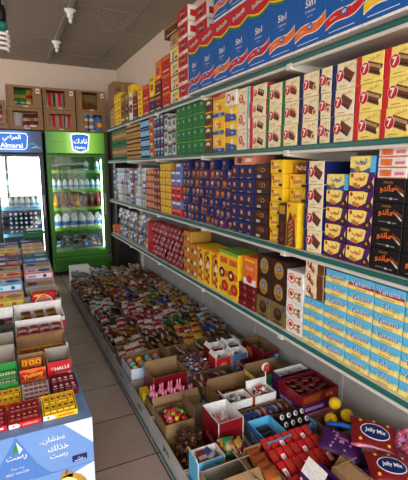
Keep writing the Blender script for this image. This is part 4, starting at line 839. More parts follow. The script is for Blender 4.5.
def add_pillow(mb, w, l, t, col, end, band, loc, rot):
    mb.T = Matrix.Translation(loc) @ Euler(rot).to_matrix().to_4x4(); mb.pillow(w, l, t, 'foil'+col, 'foil'+end, 'foil'+band, 4, 7, wob=.3); mb.T = Matrix.Identity(4)
for k, yy in enumerate(FY0):
    for li, (ln, x0, x1, z0) in enumerate(LN):
        cs = SCH[k][li].split(); y1 = yy+.235
        open_box('packet_tray', f'low cardboard tray of {cs[0]} and {cs[1]} packets, {ln}, {ORD[k]} row back', 'tray', x0, x1, yy, y1, z0, z0+((.15 if li == 0 else .065) if k < NEAR else (.112 if li == 0 else .028)), 'greycard' if k % 2 else 'card', 'cardin', group='low packet trays in the far field')
        zz = z0+(.135 if li == 0 else .045)+(0 if k < NEAR else .006)
        n = 12
        for i in range(n):
            c = cs[i % 2] if k % 2 else cs[(i//4) % 2]
            vert = (k+li) % 2
            x = x0+.04+(x1-x0-.08)*(i % 4)/3; y = yy+.05+.07*(i//4)
            loc = (x+rnd.uniform(-.012, .012), y+rnd.uniform(-.012, .012), zz+.02*(i % 3)+rnd.uniform(0, .02)); rot = (R(rnd.uniform(14, 30)), R(rnd.uniform(-8, 8)), (pi/2 if vert else 0)+R(rnd.uniform(-14, 14)))
            if k < NEAR:
                use('pk_'+c, loc, rot[2], f'{c} packet heaped in {ln}, {ORD[k]} row back', f'{c} packets, {ln}, {ORD[k]} row', rx=rot[0], ry=rot[1], s=.82)
            else:
                for q in range(2): add_pillow(far, .05, .10, .022, c, rnd.choice(['white', c, 'gold']), rnd.choice([c, 'white', 'red', 'yellow']), (loc[0]+rnd.uniform(-.02, .02), loc[1]+rnd.uniform(-.02, .02), loc[2]+.012*q), (rot[0], rot[1], rot[2]+q*.5))
tag(far.obj('packet_heap'), 'countless small bright packets heaped at the far end of the floor field', 'packets', None, 'stuff')
for j, (x, c) in enumerate(((1.10, 'red'), (1.26, 'brown'), (1.42, 'blue'), (1.56, 'silver'))):
    open_box('packet_tray', f'low tray of {c} packets behind the small open cartons', 'tray', x-.07, x+.065, 2.52, 2.68, zd, .19, 'card', 'cardin', group='low trays behind the small cartons')
    for i in range(5): use('pk_'+c, (x+rnd.uniform(-.01, .01), 2.545+.027*i, .168), pi/2+R(rnd.uniform(-14, 14)), f'{c} packet filed in the low tray behind the small cartons', f'{c} packets behind the small cartons', rx=R(30), s=.75)
mb = MB(); mb.box((-.12, -.09, 0), (.12, .09, .27), 'white'); F = Face((0, -.09, 0), (1, 0, 0), (0, 0, 1), .24, .27); mb.rect(F, .05, .55, .95, .62, 'lgrey'); mb.rect(F, 0, 0, 1, .1, 'tealtrim'); mb.ell(F, .3, .8, .1, .08, 'sky')
tag(mb.obj('long_carton', loc=(.80, 5.30, 0)), 'white carton standing at the far end before the green fridge', 'carton')
# ------------------------------------------------------------------ the left display: cartons of bottled water under trays of sweets
XR, Y0 = .229, 1.41
def water(x0, x1, y0, y1, z0, z1, kind, label):
    mb = MB(); mb.box((x0, y0, z0), (x1, y1, z1), 'wateryblue', .002, {'+x': 'waterpale'})
    F = Face(((x0+x1)/2, y0, z0), (1, 0, 0), (0, 0, 1), x1-x0, z1-z0)
    if kind:
        mb.poly(F, [(0, 0), (.16, .35), (.2, 1), (0, 1)], 'waterdeep', 1); mb.poly(F, [(.24, 0), (.35, .35), (.44, .75), (.485, .99), (.53, .75), (.61, .3), (.70, .0)], 'waterdeep', 1)
        mb.poly(F, [(.80, 1), (1, 1), (1, .42)], 'waterpale', 1); mb.poly(F, [(.72, 0), (.86, .16), (1, .22), (1, 0)], 'wateryblue', 1)
        mb.text(F, 'عطشان..', .72, .74, .14, 'white', 3, .25, 0, .01); mb.text(F, 'خذلك', .755, .54, .14, 'white', 3, .14, 0, .01); mb.text(F, 'رست', .755, .34, .14, 'white', 3, .12, 0, .01)
        mb.poly(F, [(.46, .66), (.485, .90), (.51, .66)], 'leaf', 3); mb.poly(F, [(.485, .90), (.525, .70), (.50, .62)], 'waterpale', 4)
        mb.text(F, 'رست', .482, .55, .14, 'white', 4, .13, 0, .01); mb.text(F, 'مياه معبأة', .482, .33, .07, 'white', 4, .17); mb.text(F, 'REST WATER', .482, .22, .05, 'white', 4, .17)
        mb.rect(F, .845, .10, .95, .24, 'navy', 3); mb.text(F, 'مياه', .90, .17, .07, 'white', 4, .09); mb.rect(F, .86, .115, .94, .13, 'waterpale', 4)
    else:
        mb.poly(F, [(0, 0), (.35, 0), (.5, .75), (.4, 1), (0, 1)], 'waterdeep', 1); mb.poly(F, [(.55, 0), (.66, .7), (1, 1), (1, 0)], 'waterpale', 1)
        for cx in (.50, .82): mb.ell(F, cx, .46, .36, .42, 'gold', 3, 20); mb.ell(F, cx-.02, .84, .12, .12, 'gold', 3); mb.ell(F, cx-.03, .47, .29, .36, 'lemon', 4, 18); mb.bar(F, cx-.02, .94, .014, .05, 'brown', 5, -15)
    return tag(mb.obj('water_carton'), label, 'water carton', 'water cartons under the sweets')
for t in range(3):
    z0, z1 = ((.004, .235), (.238, .42), (.423, .6))[t]
    water(-.271, XR, Y0, Y0+.36, z0, z1, t == 2, f'blue printed water carton facing the entrance, {["bottom","middle","top"][t]} tier')
    water(-.775, -.274, Y0, Y0+.36, z0, z1, t == 2, f'blue printed water carton next to the left edge, {["bottom","middle","top"][t]} tier')
    for k in range(4): water(-.274, XR+.015*(k > 0)+.02*(k > 1), Y0+.363+.363*k, Y0+.363*(k+2)-.003, z0, z1, True, f'blue water carton under the sweets, {ORD[k+1]} from the entrance, {["bottom","middle","top"][t]} tier')
mb = MB(); mb.box((-.30, 3.23, .0), (.27, 5.05, .598), 'paint'); tag(mb.obj('display_plinth'), 'white plinth under the stacks of flat biscuit boxes', 'plinth')
ZT = .601
def gumtray(label, x0, x1, y0, y1, h, out, pk, plabel, group, nx, ny, tilt=14, backh=0, lab=None, ph=.028, pl=None):
    w, d = x1-x0, y1-y0
    rt = empty('gum_tray', ((x0+x1)/2, (y0+y1)/2, ZT), label, 'sweet tray')
    mb = MB(); t = .003
    mb.add([(-w/2, -d/2, 0), (w/2, -d/2, 0), (w/2, d/2, 0), (-w/2, d/2, 0), (-w/2, -d/2, h), (w/2, -d/2, h), (w/2, d/2, h+backh), (-w/2, d/2, h+backh),
            (-w/2+t, -d/2+t, h), (w/2-t, -d/2+t, h), (w/2-t, d/2-t, h+backh), (-w/2+t, d/2-t, h+backh), (-w/2+t, -d/2+t, .006), (w/2-t, -d/2+t, .006), (w/2-t, d/2-t, .006+backh*.7), (-w/2+t, d/2-t, .006+backh*.7)],
           [(3, 2, 1, 0), (0, 1, 5, 4), (1, 2, 6, 5), (2, 3, 7, 6), (3, 0, 4, 7), (4, 5, 9, 8), (5, 6, 10, 9), (6, 7, 11, 10), (7, 4, 8, 11), (9, 13, 12, 8), (10, 14, 13, 9), (11, 15, 14, 10), (8, 12, 15, 11), (12, 13, 14, 15)], out)
    if lab: lab(mb, Face((0, -d/2, 0), (1, 0, 0), (0, 0, 1), w, h))
    child(rt, mb.obj('tray_body'))
    sl = math.atan2(backh*.7, d-2*t)
    for i in range(nx):
        for j in range(ny):
            yy = y0+.006+(j+.5)*(d-.012)/ny
            use(pk, (x0+.006+(i+.5)*(w-.012)/nx, yy, ZT+.0085+(yy-y0)*math.tan(sl)+.002), R(rnd.uniform(-3, 3)), plabel, group, rx=sl)
def gum(key, col, lab, w, l, h, mark):
    mb = MB(); mb.box((-w/2, -l/2, 0), (w/2, l/2, h), col, .002); F = Face((0, 0, h), (1, 0, 0), (0, 1, 0), w, l); F.o = Vector((0, -l/2, h))
    mb.rect(F, .15, .35, .85, .72, lab); mb.ell(F, .5, .53, .12, .12, mark, 2, 10); mb.rect(F, .1, .08, .9, .16, mark, 1)
    F2 = Face((0, -l/2, 0), (1, 0, 0), (0, 0, 1), w, h); mb.rect(F2, .1, .25, .9, .75, lab); proto(key, 'gum_pack', 'gum pack', mb)
gum('g_red', 'foilred', 'maroon', .019, .042, .018, 'salmon'); gum('g_yel', 'yellow', 'gold', .019, .042, .018, 'brown'); gum('g_mar', 'maroon', 'foilpink', .02, .042, .018, 'white'); gum('g_wht', 'foilwhite', 'maroon', .018, .028, .018, 'red'); gum('g_grn', 'leaf', 'white', .024, .045, .018, 'lime'); gum('g_org', 'orange', 'yellow', .03, .05, .018, 'brown'); gum('g_brn', 'foilbrown', 'foilred', .045, .06, .018, 'orange')
def lb(c1, c2): return lambda mb, F: (mb.poly(F, [(0, .1), (.3, .1), (.36, .5), (.25, .9), (0, .9)], c1), mb.rect(F, .42, .3, .9, .65, c2), mb.ell(F, .14, .5, .2, .25, c2, 2))
gumtray('red gum tray with white corner label at the display front', -.047, .058, 1.455, 1.555, .02, 'red', 'g_red', 'small red gum pack in the front red tray', 'red gum packs in the front tray', 5, 2, backh=.022, lab=lb('white', 'salmon'))
gumtray('yellow gum tray with white corner label at the display front', .066, .186, 1.455, 1.56, .02, 'yellow', 'g_yel', 'small yellow gum pack in the front yellow tray', 'yellow gum packs in the front tray', 5, 2, backh=.022, lab=lb('white', 'orange'))
gumtray('red gum tray at the left frame edge of the display front', -.16, -.053, 1.46, 1.56, .02, 'red', 'g_red', 'small red gum pack in the tray beside the front red tray', 'red gum packs at the left edge', 5, 2, backh=.022, lab=lb('foilred', 'white'))
gumtray('yellow gum tray behind the red gum tray', -.11, -.0, 1.585, 1.69, .02, 'yellow', 'g_yel', 'small yellow gum pack in the tray behind the red ones', 'yellow gum packs behind the red tray', 5, 2, backh=.015)
gumtray('white tray of maroon dotted gum packs', .006, .104, 1.60, 1.70, .018, 'white', 'g_wht', 'small white gum pack with maroon label in white tray', 'white gum packs', 5, 3, backh=.015)
gumtray('maroon gum tray behind the yellow front tray', .11, .213, 1.60, 1.715, .02, 'maroon', 'g_mar', 'small maroon gum pack in the maroon tray', 'maroon gum packs', 4, 2, backh=.015)
gumtray('bright green gum tray at left of the orange box', -.105, -.006, 1.715, 1.83, .045, 'leaf', 'g_grn', 'green gum pack in the bright green tray', 'green gum packs', 4, 2, backh=.04, lab=lambda mb, F: mb.ell(F, .3, .5, .3, .2, 'blue'))
def disp(name, label, x0, x1, y0, y1, hf, hb, out, inn, art=None, cont=None):
    w, d = x1-x0, y1-y0; t = .003
    rt = empty(name, ((x0+x1)/2, (y0+y1)/2, ZT), label, 'display box')
    mb = MB(); mb.box((-w/2, -d/2, 0), (w/2, d/2, t), out, 0); mb.box((-w/2, -d/2, t), (w/2, -d/2+t, hf), inn, 0, {'-y': out})
    for sx in (-1, 1):
        a, b = sorted((sx*w/2, sx*(w/2-t)))
        P = [(a, -d/2+t, t), (b, -d/2+t, t), (b, d/2-t, t), (a, d/2-t, t), (a, -d/2+t, hf), (b, -d/2+t, hf), (b, d/2-t, (hf+hb)/2), (a, d/2-t, (hf+hb)/2)]
        mb.add(P, [(0, 1, 5, 4), (1, 2, 6, 5), (2, 3, 7, 6), (3, 0, 4, 7), (4, 5, 6, 7)], [inn, out if sx > 0 else inn, inn, out if sx < 0 else inn, inn])
    if art: art(mb, Face((0, -d/2, 0), (1, 0, 0), (0, 0, 1), w, hf))
    child(rt, mb.obj('tray_body'))
    mb = MB(); mb.box((-w/2, d/2-t, t), (w/2, d/2, hb), inn, 0, {'+y': out}); child(rt, mb.obj('back_flap')); return rt
disp('sweet_box', 'orange display box with yellow and white lettering beside the red lozenge box', .002, .105, 1.775, 1.90, .060, .078, 'orange', 'card', lambda mb, F: (mb.ribbon(F, [(i/10, .5+.1*sin(i)) for i in range(11)], .5, 'red'), mb.text(F, 'Yummy', .5, .5, .46, 'yellow', 3, .8, 6, .03)))
for i in range(3): use('g_org', (.025+.028*i, 1.85, ZT+.045), R(rnd.uniform(-8, 8)), 'orange sweet pack in the orange display box', 'orange sweet packs', rx=R(40), s=.9)
for i in range(3): use('g_brn', (.024+.03*i, 1.81, ZT+.03), R(rnd.uniform(-8, 8)), 'brown sweet pack in the orange display box', 'brown sweet packs in orange box', rx=R(35), s=.55)
disp('lozenge_box', 'red lozenge display box with white lettering and grey card back', .112, .212, 1.775, 1.895, .070, .088, 'red', 'greycard', lambda mb, F: (mb.text(F, 'HALLS', .60, .56, .30, 'white', 3, .60, 4, .03), mb.ell(F, .2, .58, .12, .10, 'salmon'), mb.rect(F, .3, .22, .8, .28, 'salmon'), mb.rect(F, .84, .12, .94, .26, 'white')))
for i in range(4): use('g_red', (.132+.02*i, 1.84, ZT+.02), 0, 'red lozenge pack inside the lozenge display box', 'red lozenge packs', rx=R(55))
disp('sweet_box', 'yellow fronted carton with brown inside behind the lozenge box', -.002, .222, 1.99, 2.14, .032, .07, 'yellow', 'card')
for i in range(7): use('g_brn', (.025+.029*i, 2.07, ZT+.006), R(rnd.uniform(-9, 9)), 'brown sweet pack in the yellow fronted carton', 'brown packs in the yellow fronted carton', s=.6)
disp('sweet_box', 'grey card box with pink front at the left frame edge', -.14, -.012, 1.86, 1.99, .05, .10, 'pink', 'greycard')
disp('sweet_box', 'grey card box behind the pink fronted one', -.14, -.012, 2.03, 2.15, .05, .10, 'greycard', 'greycard')
disp('sweet_box', 'red tray with white back holding chocolate biscuits', .0, .236, 2.20, 2.34, .05, .085, 'red', 'white', lambda mb, F: (mb.rect(F, .0, .75, 1, .95, 'orange'), mb.rect(F, .2, .3, .6, .5, 'foilred')))
for i in range(4): use('pk_red', (.035+.055*i, 2.265, ZT+.035), R(rnd.uniform(-5, 5)), 'red biscuit pack in the red tray with white back', 'red biscuit packs in white backed tray', rx=R(20), s=.62, name='biscuit_packet')
disp('sweet_box', 'large white and red carton with tall white back', .0, .262, 2.38, 2.55, .06, .11, 'red', 'white', lambda mb, F: mb.rect(F, 0, .6, 1, 1, 'white'))
for i in range(3): use('pk_brown', (.06+.07*i, 2.46, ZT+.05), R(rnd.uniform(-12, 12)), 'brown biscuit pack in the large white and red carton', 'brown biscuit packs', rx=R(25), s=.65, name='biscuit_packet')
disp('sweet_box', 'lime green wrapped packs box at the left frame edge', -.14, -.006, 2.2, 2.32, .04, .08, 'dgrey', 'dgrey')
for i in range(3): use('pk_green', (-.11+.04*i, 2.25, ZT+.03), R(rnd.uniform(-20, 20)), 'green packet in the dark box at the left edge', 'green packets at the left edge', rx=R(25), s=.6, name='biscuit_packet')
disp('sweet_box', 'white carton of dark and yellow packs at the left', -.16, -.006, 2.37, 2.5, .05, .12, 'white', 'white')
for i in range(3): c = ['yellow', 'dark', 'purple'][i]; use('pk_'+c, (-.12+.045*i, 2.43, ZT+.04), R(rnd.uniform(-12, 12)), f'{c} packet in the white carton at the left', None, rx=R(25), s=.6, name='biscuit_packet')
disp('sweet_box', 'grey card carton in front of the round biscuit pack', .0, .10, 2.6, 2.72, .05, .10, 'greycard', 'greycard')
rt = empty('round_biscuit_pack', (.175, 2.66, ZT+.002), 'red pack with a big round biscuit picture', 'biscuit pack')
mb = MB(); mb.box((-.07, 0, 0), (.07, .05, .13), 'red', .006); F = Face((0, 0, 0), (1, 0, 0), (0, 0, 1), .14, .13); mb.ell(F, .5, .5, .42, .40, 'white', 1, 20); mb.ell(F, .5, .5, .37, .36, 'salmon', 2, 20); mb.ell(F, .62, .38, .12, .12, 'gold', 3); mb.rect(F, .1, .84, .6, .94, 'yellow', 1); child(rt, mb.obj('box_body'))
disp('sweet_box', 'pale carton of red packets at the display end by the aisle', .10, .285, 2.72, 2.86, .07, .11, 'lgrey', 'greycard')
for i in range(3): use('pk_red', (.14+.05*i, 2.79, ZT+.07), R(rnd.uniform(-20, 20)), 'red packet in the pale carton by the aisle', 'red packets in the pale carton', rx=R(30), s=.6, name='biscuit_packet')
# stacks of flat biscuit boxes behind
def flat(key, col, cols):
    mb = MB(); mb.box((-.10, -.085, 0), (.10, .085, .046), col, .003); F = Face((0, -.085, 0), (1, 0, 0), (0, 0, 1), .2, .046); S = Face((.10, 0, 0), (0, 1, 0), (0, 0, 1), .17, .046); T = Face((0, -.085, .046), (1, 0, 0), (0, 1, 0), .2, .17)
    for q, G_ in ((0, F), (1, S), (2, T)):
        mb.rect(G_, .06, .15, .94, .85, cols[0]); mb.rect(G_, .12, .3, .4, .7, cols[1], 2); mb.ell(G_, .7, .5, .28, .26, cols[2], 2)
    proto(key, 'flat_biscuit_box', 'biscuit box', mb)
FL = {'fb_pink': ('pink', ('white', 'lilac', 'navy'), 'pink and white'), 'fb_grey': ('lgrey', ('greycard', 'choc', 'gold'), 'grey'), 'fb_blue': ('blue', ('waterdeep', 'sky', 'white'), 'blue'), 'fb_teal': ('mesh_green', ('navy', 'leaf', 'sky'), 'dark green'),
      'fb_wood': ('tan', ('cream', 'salmon', 'tan'), 'tan'), 'fb_stripe': ('orange', ('cream', 'orange', 'red'), 'orange striped'), 'fb_sky': ('sky', ('waterpale', 'sky', 'blue'), 'sky blue'), 'fb_yel': ('yellow', ('lemon', 'orange', 'gold'), 'yellow'), 'fb_red': ('foilred', ('brown', 'white', 'orange'), 'dark red'), 'fb_navy': ('navy', ('waterdeep', 'lgrey', 'maroon'), 'navy'), 'fb_brn': ('brown', ('tan', 'choc', 'gold'), 'brown')}
for k, v in FL.items(): flat(k, v[0], v[1])
STK = [(.185, 3.05, 'grey grey'), (.19, 3.25, 'pink grey pink'), (.19, 3.45, 'grey blue grey'), (.195, 3.65, 'teal blue blue'), (.20, 3.85, 'grey teal teal'), (.205, 4.05, 'blue teal wood'), (.21, 4.25, 'wood grey wood'), (.215, 4.45, 'navy wood wood'), (.215, 4.65, 'navy wood navy'),
       (-.03, 2.80, 'sky yel'), (-.03, 3.0, 'teal pink sky'), (-.03, 3.2, 'sky sky stripe'), (-.03, 3.4, 'brn grey grey'), (-.02, 3.6, 'red grey red'), (-.02, 3.8, 'brn red navy'), (-.02, 4.0, 'navy grey red'), (-.02, 4.2, 'brn navy yel'), (-.01, 4.4, 'navy brn grey'), (-.01, 4.6, 'navy grey navy')]
for si, (x, y, cs) in enumerate(STK):
    for r, c in enumerate(cs.split()):
        z = ZT+.0475*r; side = 'aisle side' if x > 0 else 'inner side'; n = si if x > 0 else si-9; m = len(cs.split())
        use('fb_'+c, (x+rnd.uniform(-.006, .006), y+rnd.uniform(-.004, .004), z), R(rnd.uniform(-3, 3)) if r == m-1 else R(rnd.uniform(-.5, .5)), f'{FL["fb_"+c][2]} flat biscuit box, {side} {ORD[n]} stack back, {"bottom" if r == 0 else "top" if r == m-1 else ORD[r]+" up"}', 'stacks of flat biscuit boxes')
rt = empty('green_crate', (.26, 4.86, .60), 'dark green plastic crate behind the flat box stacks', 'crate')
mb = MB()
for z in (0, .05, .10, .15):
    mb.box((-.10, -.08, z+.004), (.10, -.075, z+.042), 'mesh_green'); mb.box((-.10, .075, z+.004), (.10, .08, z+.042), 'mesh_green'); mb.box((-.10, -.075, z+.004), (-.095, .075, z+.042), 'mesh_green'); mb.box((.095, -.075, z+.004), (.10, .075, z+.042), 'mesh_green')
for sx in (-.099, .092):
    for sy in (-.079, .072): mb.box((sx, sy, 0), (sx+.007, sy+.007, .20), 'mesh_green')
mb.box((-.1, -.08, 0), (.1, .08, .004), 'mesh_green'); child(rt, mb.obj('crate_body')); mb = MB()
for p, q in (((-.11, -.09), (.11, -.078)), ((-.11, .078), (.11, .09)), ((-.11, -.078), (-.098, .078)), ((.098, -.078), (.11, .078))): mb.box(p+(.195,), q+(.215,), 'green')
child(rt, mb.obj('rim'))

# ------------------------------------------------------------------ fridges: origin at the floor, front face at -y
def fridge(name, label, x0, x1, yf, H, zg0, zg1, zh0, colr, gl, sign, handle_side):
    w = x1-x0; rt = empty(name, ((x0+x1)/2, yf, 0), label, 'fridge'); W = w/2; D = .62; t = .03
    mb = MB()
    for a, b in (((-W, .045, .08), (-W+t, D, H)), ((W-t, .045, .08), (W, D, H)), ((-W+t, D-t, .08), (W-t, D, H)), ((-W+t, .045, H-.05), (W-t, D-t, H)), ((-W+t, .045, .08), (W-t, D-t, zg0-.06))):
        mb.box(a, b, 'fridgein', 0, {'-y': colr, '+x' if a[0] > 0 else '-x': colr, '+z': colr})
    for sx in (-W+.04, W-.08):
        for sy in (.08, D-.08): mb.box((sx, sy, 0), (sx+.04, sy+.04, .08), 'black')
    child(rt, mb.obj('cabinet'))
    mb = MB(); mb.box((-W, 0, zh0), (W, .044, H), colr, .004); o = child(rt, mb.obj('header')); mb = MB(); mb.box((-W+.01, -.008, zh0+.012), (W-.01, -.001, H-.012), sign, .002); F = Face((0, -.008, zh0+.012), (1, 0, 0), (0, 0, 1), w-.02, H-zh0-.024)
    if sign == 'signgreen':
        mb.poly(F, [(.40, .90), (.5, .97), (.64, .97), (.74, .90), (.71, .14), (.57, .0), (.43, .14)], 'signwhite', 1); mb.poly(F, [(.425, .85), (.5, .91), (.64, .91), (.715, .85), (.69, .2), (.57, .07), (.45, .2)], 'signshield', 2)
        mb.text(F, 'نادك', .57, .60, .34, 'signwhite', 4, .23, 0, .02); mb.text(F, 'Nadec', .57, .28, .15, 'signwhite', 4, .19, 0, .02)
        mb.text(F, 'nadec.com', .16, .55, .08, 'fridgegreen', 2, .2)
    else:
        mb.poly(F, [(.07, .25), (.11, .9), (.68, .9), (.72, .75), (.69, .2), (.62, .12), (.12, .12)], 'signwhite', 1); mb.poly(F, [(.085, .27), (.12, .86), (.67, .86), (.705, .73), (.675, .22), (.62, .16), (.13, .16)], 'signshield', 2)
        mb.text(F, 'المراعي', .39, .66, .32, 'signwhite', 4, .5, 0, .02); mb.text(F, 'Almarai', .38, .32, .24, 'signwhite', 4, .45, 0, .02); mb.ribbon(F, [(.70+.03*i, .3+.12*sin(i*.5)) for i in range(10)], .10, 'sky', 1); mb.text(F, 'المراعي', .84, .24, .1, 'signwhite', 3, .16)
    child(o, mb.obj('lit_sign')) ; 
    dr = bpy.data.objects.new('door', None); COL.objects.link(dr); child(rt, dr)
    fr = .055
    mb = MB()
    for a, b in (((-W+.004, .004, zg0-fr), (-W+fr, .04, zh0-.006)), ((W-fr, .004, zg0-fr), (W-.004, .04, zh0-.006)), ((-W+fr, .004, zg1), (W-fr, .04, zh0-.006)), ((-W+fr, .004, zg0-fr), (W-fr, .04, zg0))): mb.box(a, b, colr, .003)
    child(dr, mb.obj('door_frame'))
    mb = MB(); mb.box((-W+fr-.002, .014, zg0-.002), (W-fr+.002, .020, zg1+.002), 'glass', 0); child(dr, mb.obj('glass_pane'))
    hx = W-.03 if handle_side > 0 else -W+.03
    mb = MB(); mb.tube([(hx, .004, .85), (hx, -.03, .87), (hx, -.03, 1.13), (hx, .004, 1.15)], .009, 'lgrey'); child(dr, mb.obj('handle'))
    mb = MB(); mb.box((-W, .01, .06), (W, .044, zg0-fr-.01), colr, .002)
    n = int((zg0-fr-.09)/.035)
    for i in range(n): mb.box((-W+.03, -.012, .08+.035*i), (W-.03, .0098, .08+.035*i+.017), colr, .004)
    child(rt, mb.obj('grille'))
    for sx in (1, -1):
        mb = MB(); wl = .012 if sx > 0 else .003; mb.box((sx*(W-.052)-wl, .06, zg0+.03), (sx*(W-.052)+wl, .075, zg1-.03), 'led'); child(rt, mb.obj('light_tube'))
    for z in gl:
        mb = MB(); mb.box((-W+t+.003, .10, z-.018), (W-t-.003, D-t-.01, z), 'fridgein', 0); o = child(rt, mb.obj('shelf'))
        mb = MB(); mb.box((-W+t+.003, .088, z-.03), (W-t-.003, .0995, z+.012), 'sky' if sign == 'signblue' else 'lime', .002); child(o, mb.obj('price_strip'))
    return rt
NX0, NX1, YF = .545, 1.335, 5.93
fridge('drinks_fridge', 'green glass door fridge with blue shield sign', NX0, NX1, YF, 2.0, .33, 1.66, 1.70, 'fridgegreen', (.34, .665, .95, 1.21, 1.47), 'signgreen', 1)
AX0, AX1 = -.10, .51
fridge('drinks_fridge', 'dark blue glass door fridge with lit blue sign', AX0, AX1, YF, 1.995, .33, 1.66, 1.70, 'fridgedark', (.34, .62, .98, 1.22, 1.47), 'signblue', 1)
def bottle(key, name, cat, prof, body, lab, cap, handle=False, n=12):
    H = prof[-1][1]; mb = MB(); mb.lathe(prof, body, n); rb = mb.obj(name); rb['category'] = cat; PRO[key] = rb
    r = max(p[0] for p in prof)
    mb = MB(); mb.lathe([(r*1.02, H*.18), (r*1.02, H*.45)], lab, n); child(rb, mb.obj('paper_label'))
    mb = MB(); mb.lathe([(prof[-1][0]*1.15, H-.004), (prof[-1][0]*1.15, H+.018)], cap, n); child(rb, mb.obj('cap'))
    if handle: mb = MB(); mb.tube([(r*.3, -r*.2, H*.9), (r*1.0, -r*.6, H*.82), (r*1.05, -r*.6, H*.6), (r*.85, -r*.5, H*.5)], .008, body); child(rb, mb.obj('handle'))
bottle('jug', 'milk_jug', 'milk jug', [(.052, 0), (.056, .01), (.056, .13), (.045, .165), (.022, .195), (.02, .21)], 'milk', 'waterdeep', 'leaf', True)
bottle('juice', 'juice_bottle', 'juice bottle', [(.036, 0), (.04, .01), (.04, .12), (.025, .165), (.016, .18), (.016, .195)], 'juicebrown', 'maroon', 'orange')
bottle('juiceo', 'juice_bottle', 'juice bottle', [(.036, 0), (.04, .01), (.04, .12), (.025, .165), (.016, .18), (.016, .195)], 'juiceorange', 'yellow', 'orange')
bottle('lab', 'laban_bottle', 'yoghurt drink bottle', [(.028, 0), (.032, .01), (.032, .10), (.02, .125), (.015, .135), (.015, .145)], 'milk', 'sky', 'leaf')
bottle('dkb', 'dark_drink_bottle', 'drink bottle', [(.026, 0), (.029, .008), (.029, .062), (.018, .078), (.014, .082), (.014, .086)], 'navy', 'purple', 'white')
for i in range(6): use('jug', (NX0+.115+.112*i, YF+.17, .667), R(-40), f'white milk jug in the green fridge, {ORD[i]} from the dark fridge side', 'milk jugs in the green fridge')
for i in range(7):
    k = 'juiceo' if i in (0, 3) else 'juice'
    use(k, (NX0+.10+.098*i, YF+.16, .952), 0, f'{"orange" if k == "juiceo" else "brown red"} juice bottle on the middle shelf of the green fridge', f'{"orange" if k == "juiceo" else "brown"} juice bottles in the green fridge')
for i in range(9):
    use('lab', (NX0+.09+.075*i, YF+.15, 1.212), 0, 'small white yoghurt drink bottle on the upper shelf of the green fridge', 'yoghurt bottles on the upper shelf')
    if i in (6, 8): use('lab', (NX0+.09+.075*i, YF+.15, 1.472), 0, 'small white yoghurt drink bottle on the top shelf of the green fridge', 'yoghurt bottles on the top shelf')
for i in range(20):
    c = ['silver', 'red', 'dark', 'brown', 'white', 'blue'][(i*5) % 6]
    use('pk_'+c, (NX0+.11+.063*(i % 10), YF+.20+.09*(i//10), .425+.06*(i//10)), R(rnd.uniform(-30, 30)), f'{c} pack in the jumble at the bottom of the green fridge', f'{c} packs at the green fridge bottom', rx=R(rnd.uniform(20, 60)), s=.7, name='cheese_pack')
for r in range(5):
    for c in range(6): use('dkb', (.06+.062*c, YF+.215, .655+.0605*r), 0, 'dark bottle lying with its white cap outward inside the dark blue fridge', 'dark bottles in the dark blue fridge', rx=R(90))
for i in range(4): use('lab', (.0+.07*i, YF+.15, 1.222), 0, 'white yoghurt drink bottle on the upper shelf of the dark blue fridge', 'yoghurt bottles upper shelf dark blue fridge')
for i in range(7): use('lab', (.0+.07*i, YF+.15, .982), 0, 'white yoghurt drink bottle on the middle shelf of the dark blue fridge', 'yoghurt bottles middle shelf dark blue fridge')
for i in range(1): use('jug', (.405, YF+.42, .622), R(-90), 'white milk jug behind the dark bottles in the dark blue fridge', 'milk jugs in the dark blue fridge')

# ------------------------------------------------------------------ window-cut cartons standing on the fridges
def wincart(label, x0, x1, z0, z1, wx0, wx1, wz0, wz1, y=5.95, d=.3):
    w, h = x1-x0, z1-z0; rt = empty('storage_carton', ((x0+x1)/2, y, z0), label, 'carton', 'brown cartons on the fridges'); W = w/2; t = .006
    mb = MB()
    for a, b in (((-W, t, 0), (W, d, t)), ((-W, t, h-t), (W, d, h)), ((-W, t, t), (-W+t, d, h-t)), ((W-t, t, t), (W, d, h-t)), ((-W+t, d-t, t), (W-t, d, h-t))): mb.box(a, b, 'card', 0)
    child(rt, mb.obj('carton_body'))
    a0, a1, c0, c1 = -W+wx0*w, -W+wx1*w, wz0*h, wz1*h
    mb = MB()
    for a, b in (((-W, 0, 0), (W, t-.0005, c0)), ((-W, 0, c1), (W, t-.0005, h)), ((-W, 0, c0), (a0, t-.0005, c1)), ((a1, 0, c0), (W, t-.0005, c1))): mb.box(a, b, 'card', 0)
    F = Face((0, 0, 0), (1, 0, 0), (0, 0, 1), w, h); mb.rect(F, .45, .03, .6, .1, 'lgrey'); mb.rect(F, .03, .04, .06, .9, 'cardin')
    if wx1 < .8: mb.rect(F, .84, .68, .95, .9, 'white', 1); mb.rect(F, .86, .76, .93, .82, 'dgrey', 2)
    child(rt, mb.obj('front_panel')); return rt
CX = [(-.30, .10), (.115, .535), (.55, .955), (.97, 1.365)]
ZF = 2.004
wincart('brown carton with cut front on dark fridge, lower one with grey tub', CX[1][0], CX[1][1], ZF, ZF+.272, .14, .86, .14, .86)
wincart('brown carton with cut front on dark fridge, upper one with green bags', CX[1][0], CX[1][1], ZF+.276, ZF+.548, .22, .74, .12, .9)
wincart('brown carton on green fridge, lower one of red white packs', CX[2][0], CX[2][1], ZF, ZF+.272, .16, .86, .16, .8)
wincart('brown carton on green fridge, upper one of two red packs', CX[2][0], CX[2][1], ZF+.276, ZF+.548, .10, .68, .12, .88)
wincart('brown carton on green fridge, lower one of blue tins', CX[3][0], CX[3][1], ZF, ZF+.272, .26, .86, .06, .86)
wincart('brown carton on green fridge, upper one of orange snacks', CX[3][0], CX[3][1], ZF+.276, ZF+.548, .2, .72, .08, .92)
wincart('brown carton on dark fridge cut by the left frame edge', CX[0][0], CX[0][1], ZF, ZF+.35, .1, .9, .15, .85)
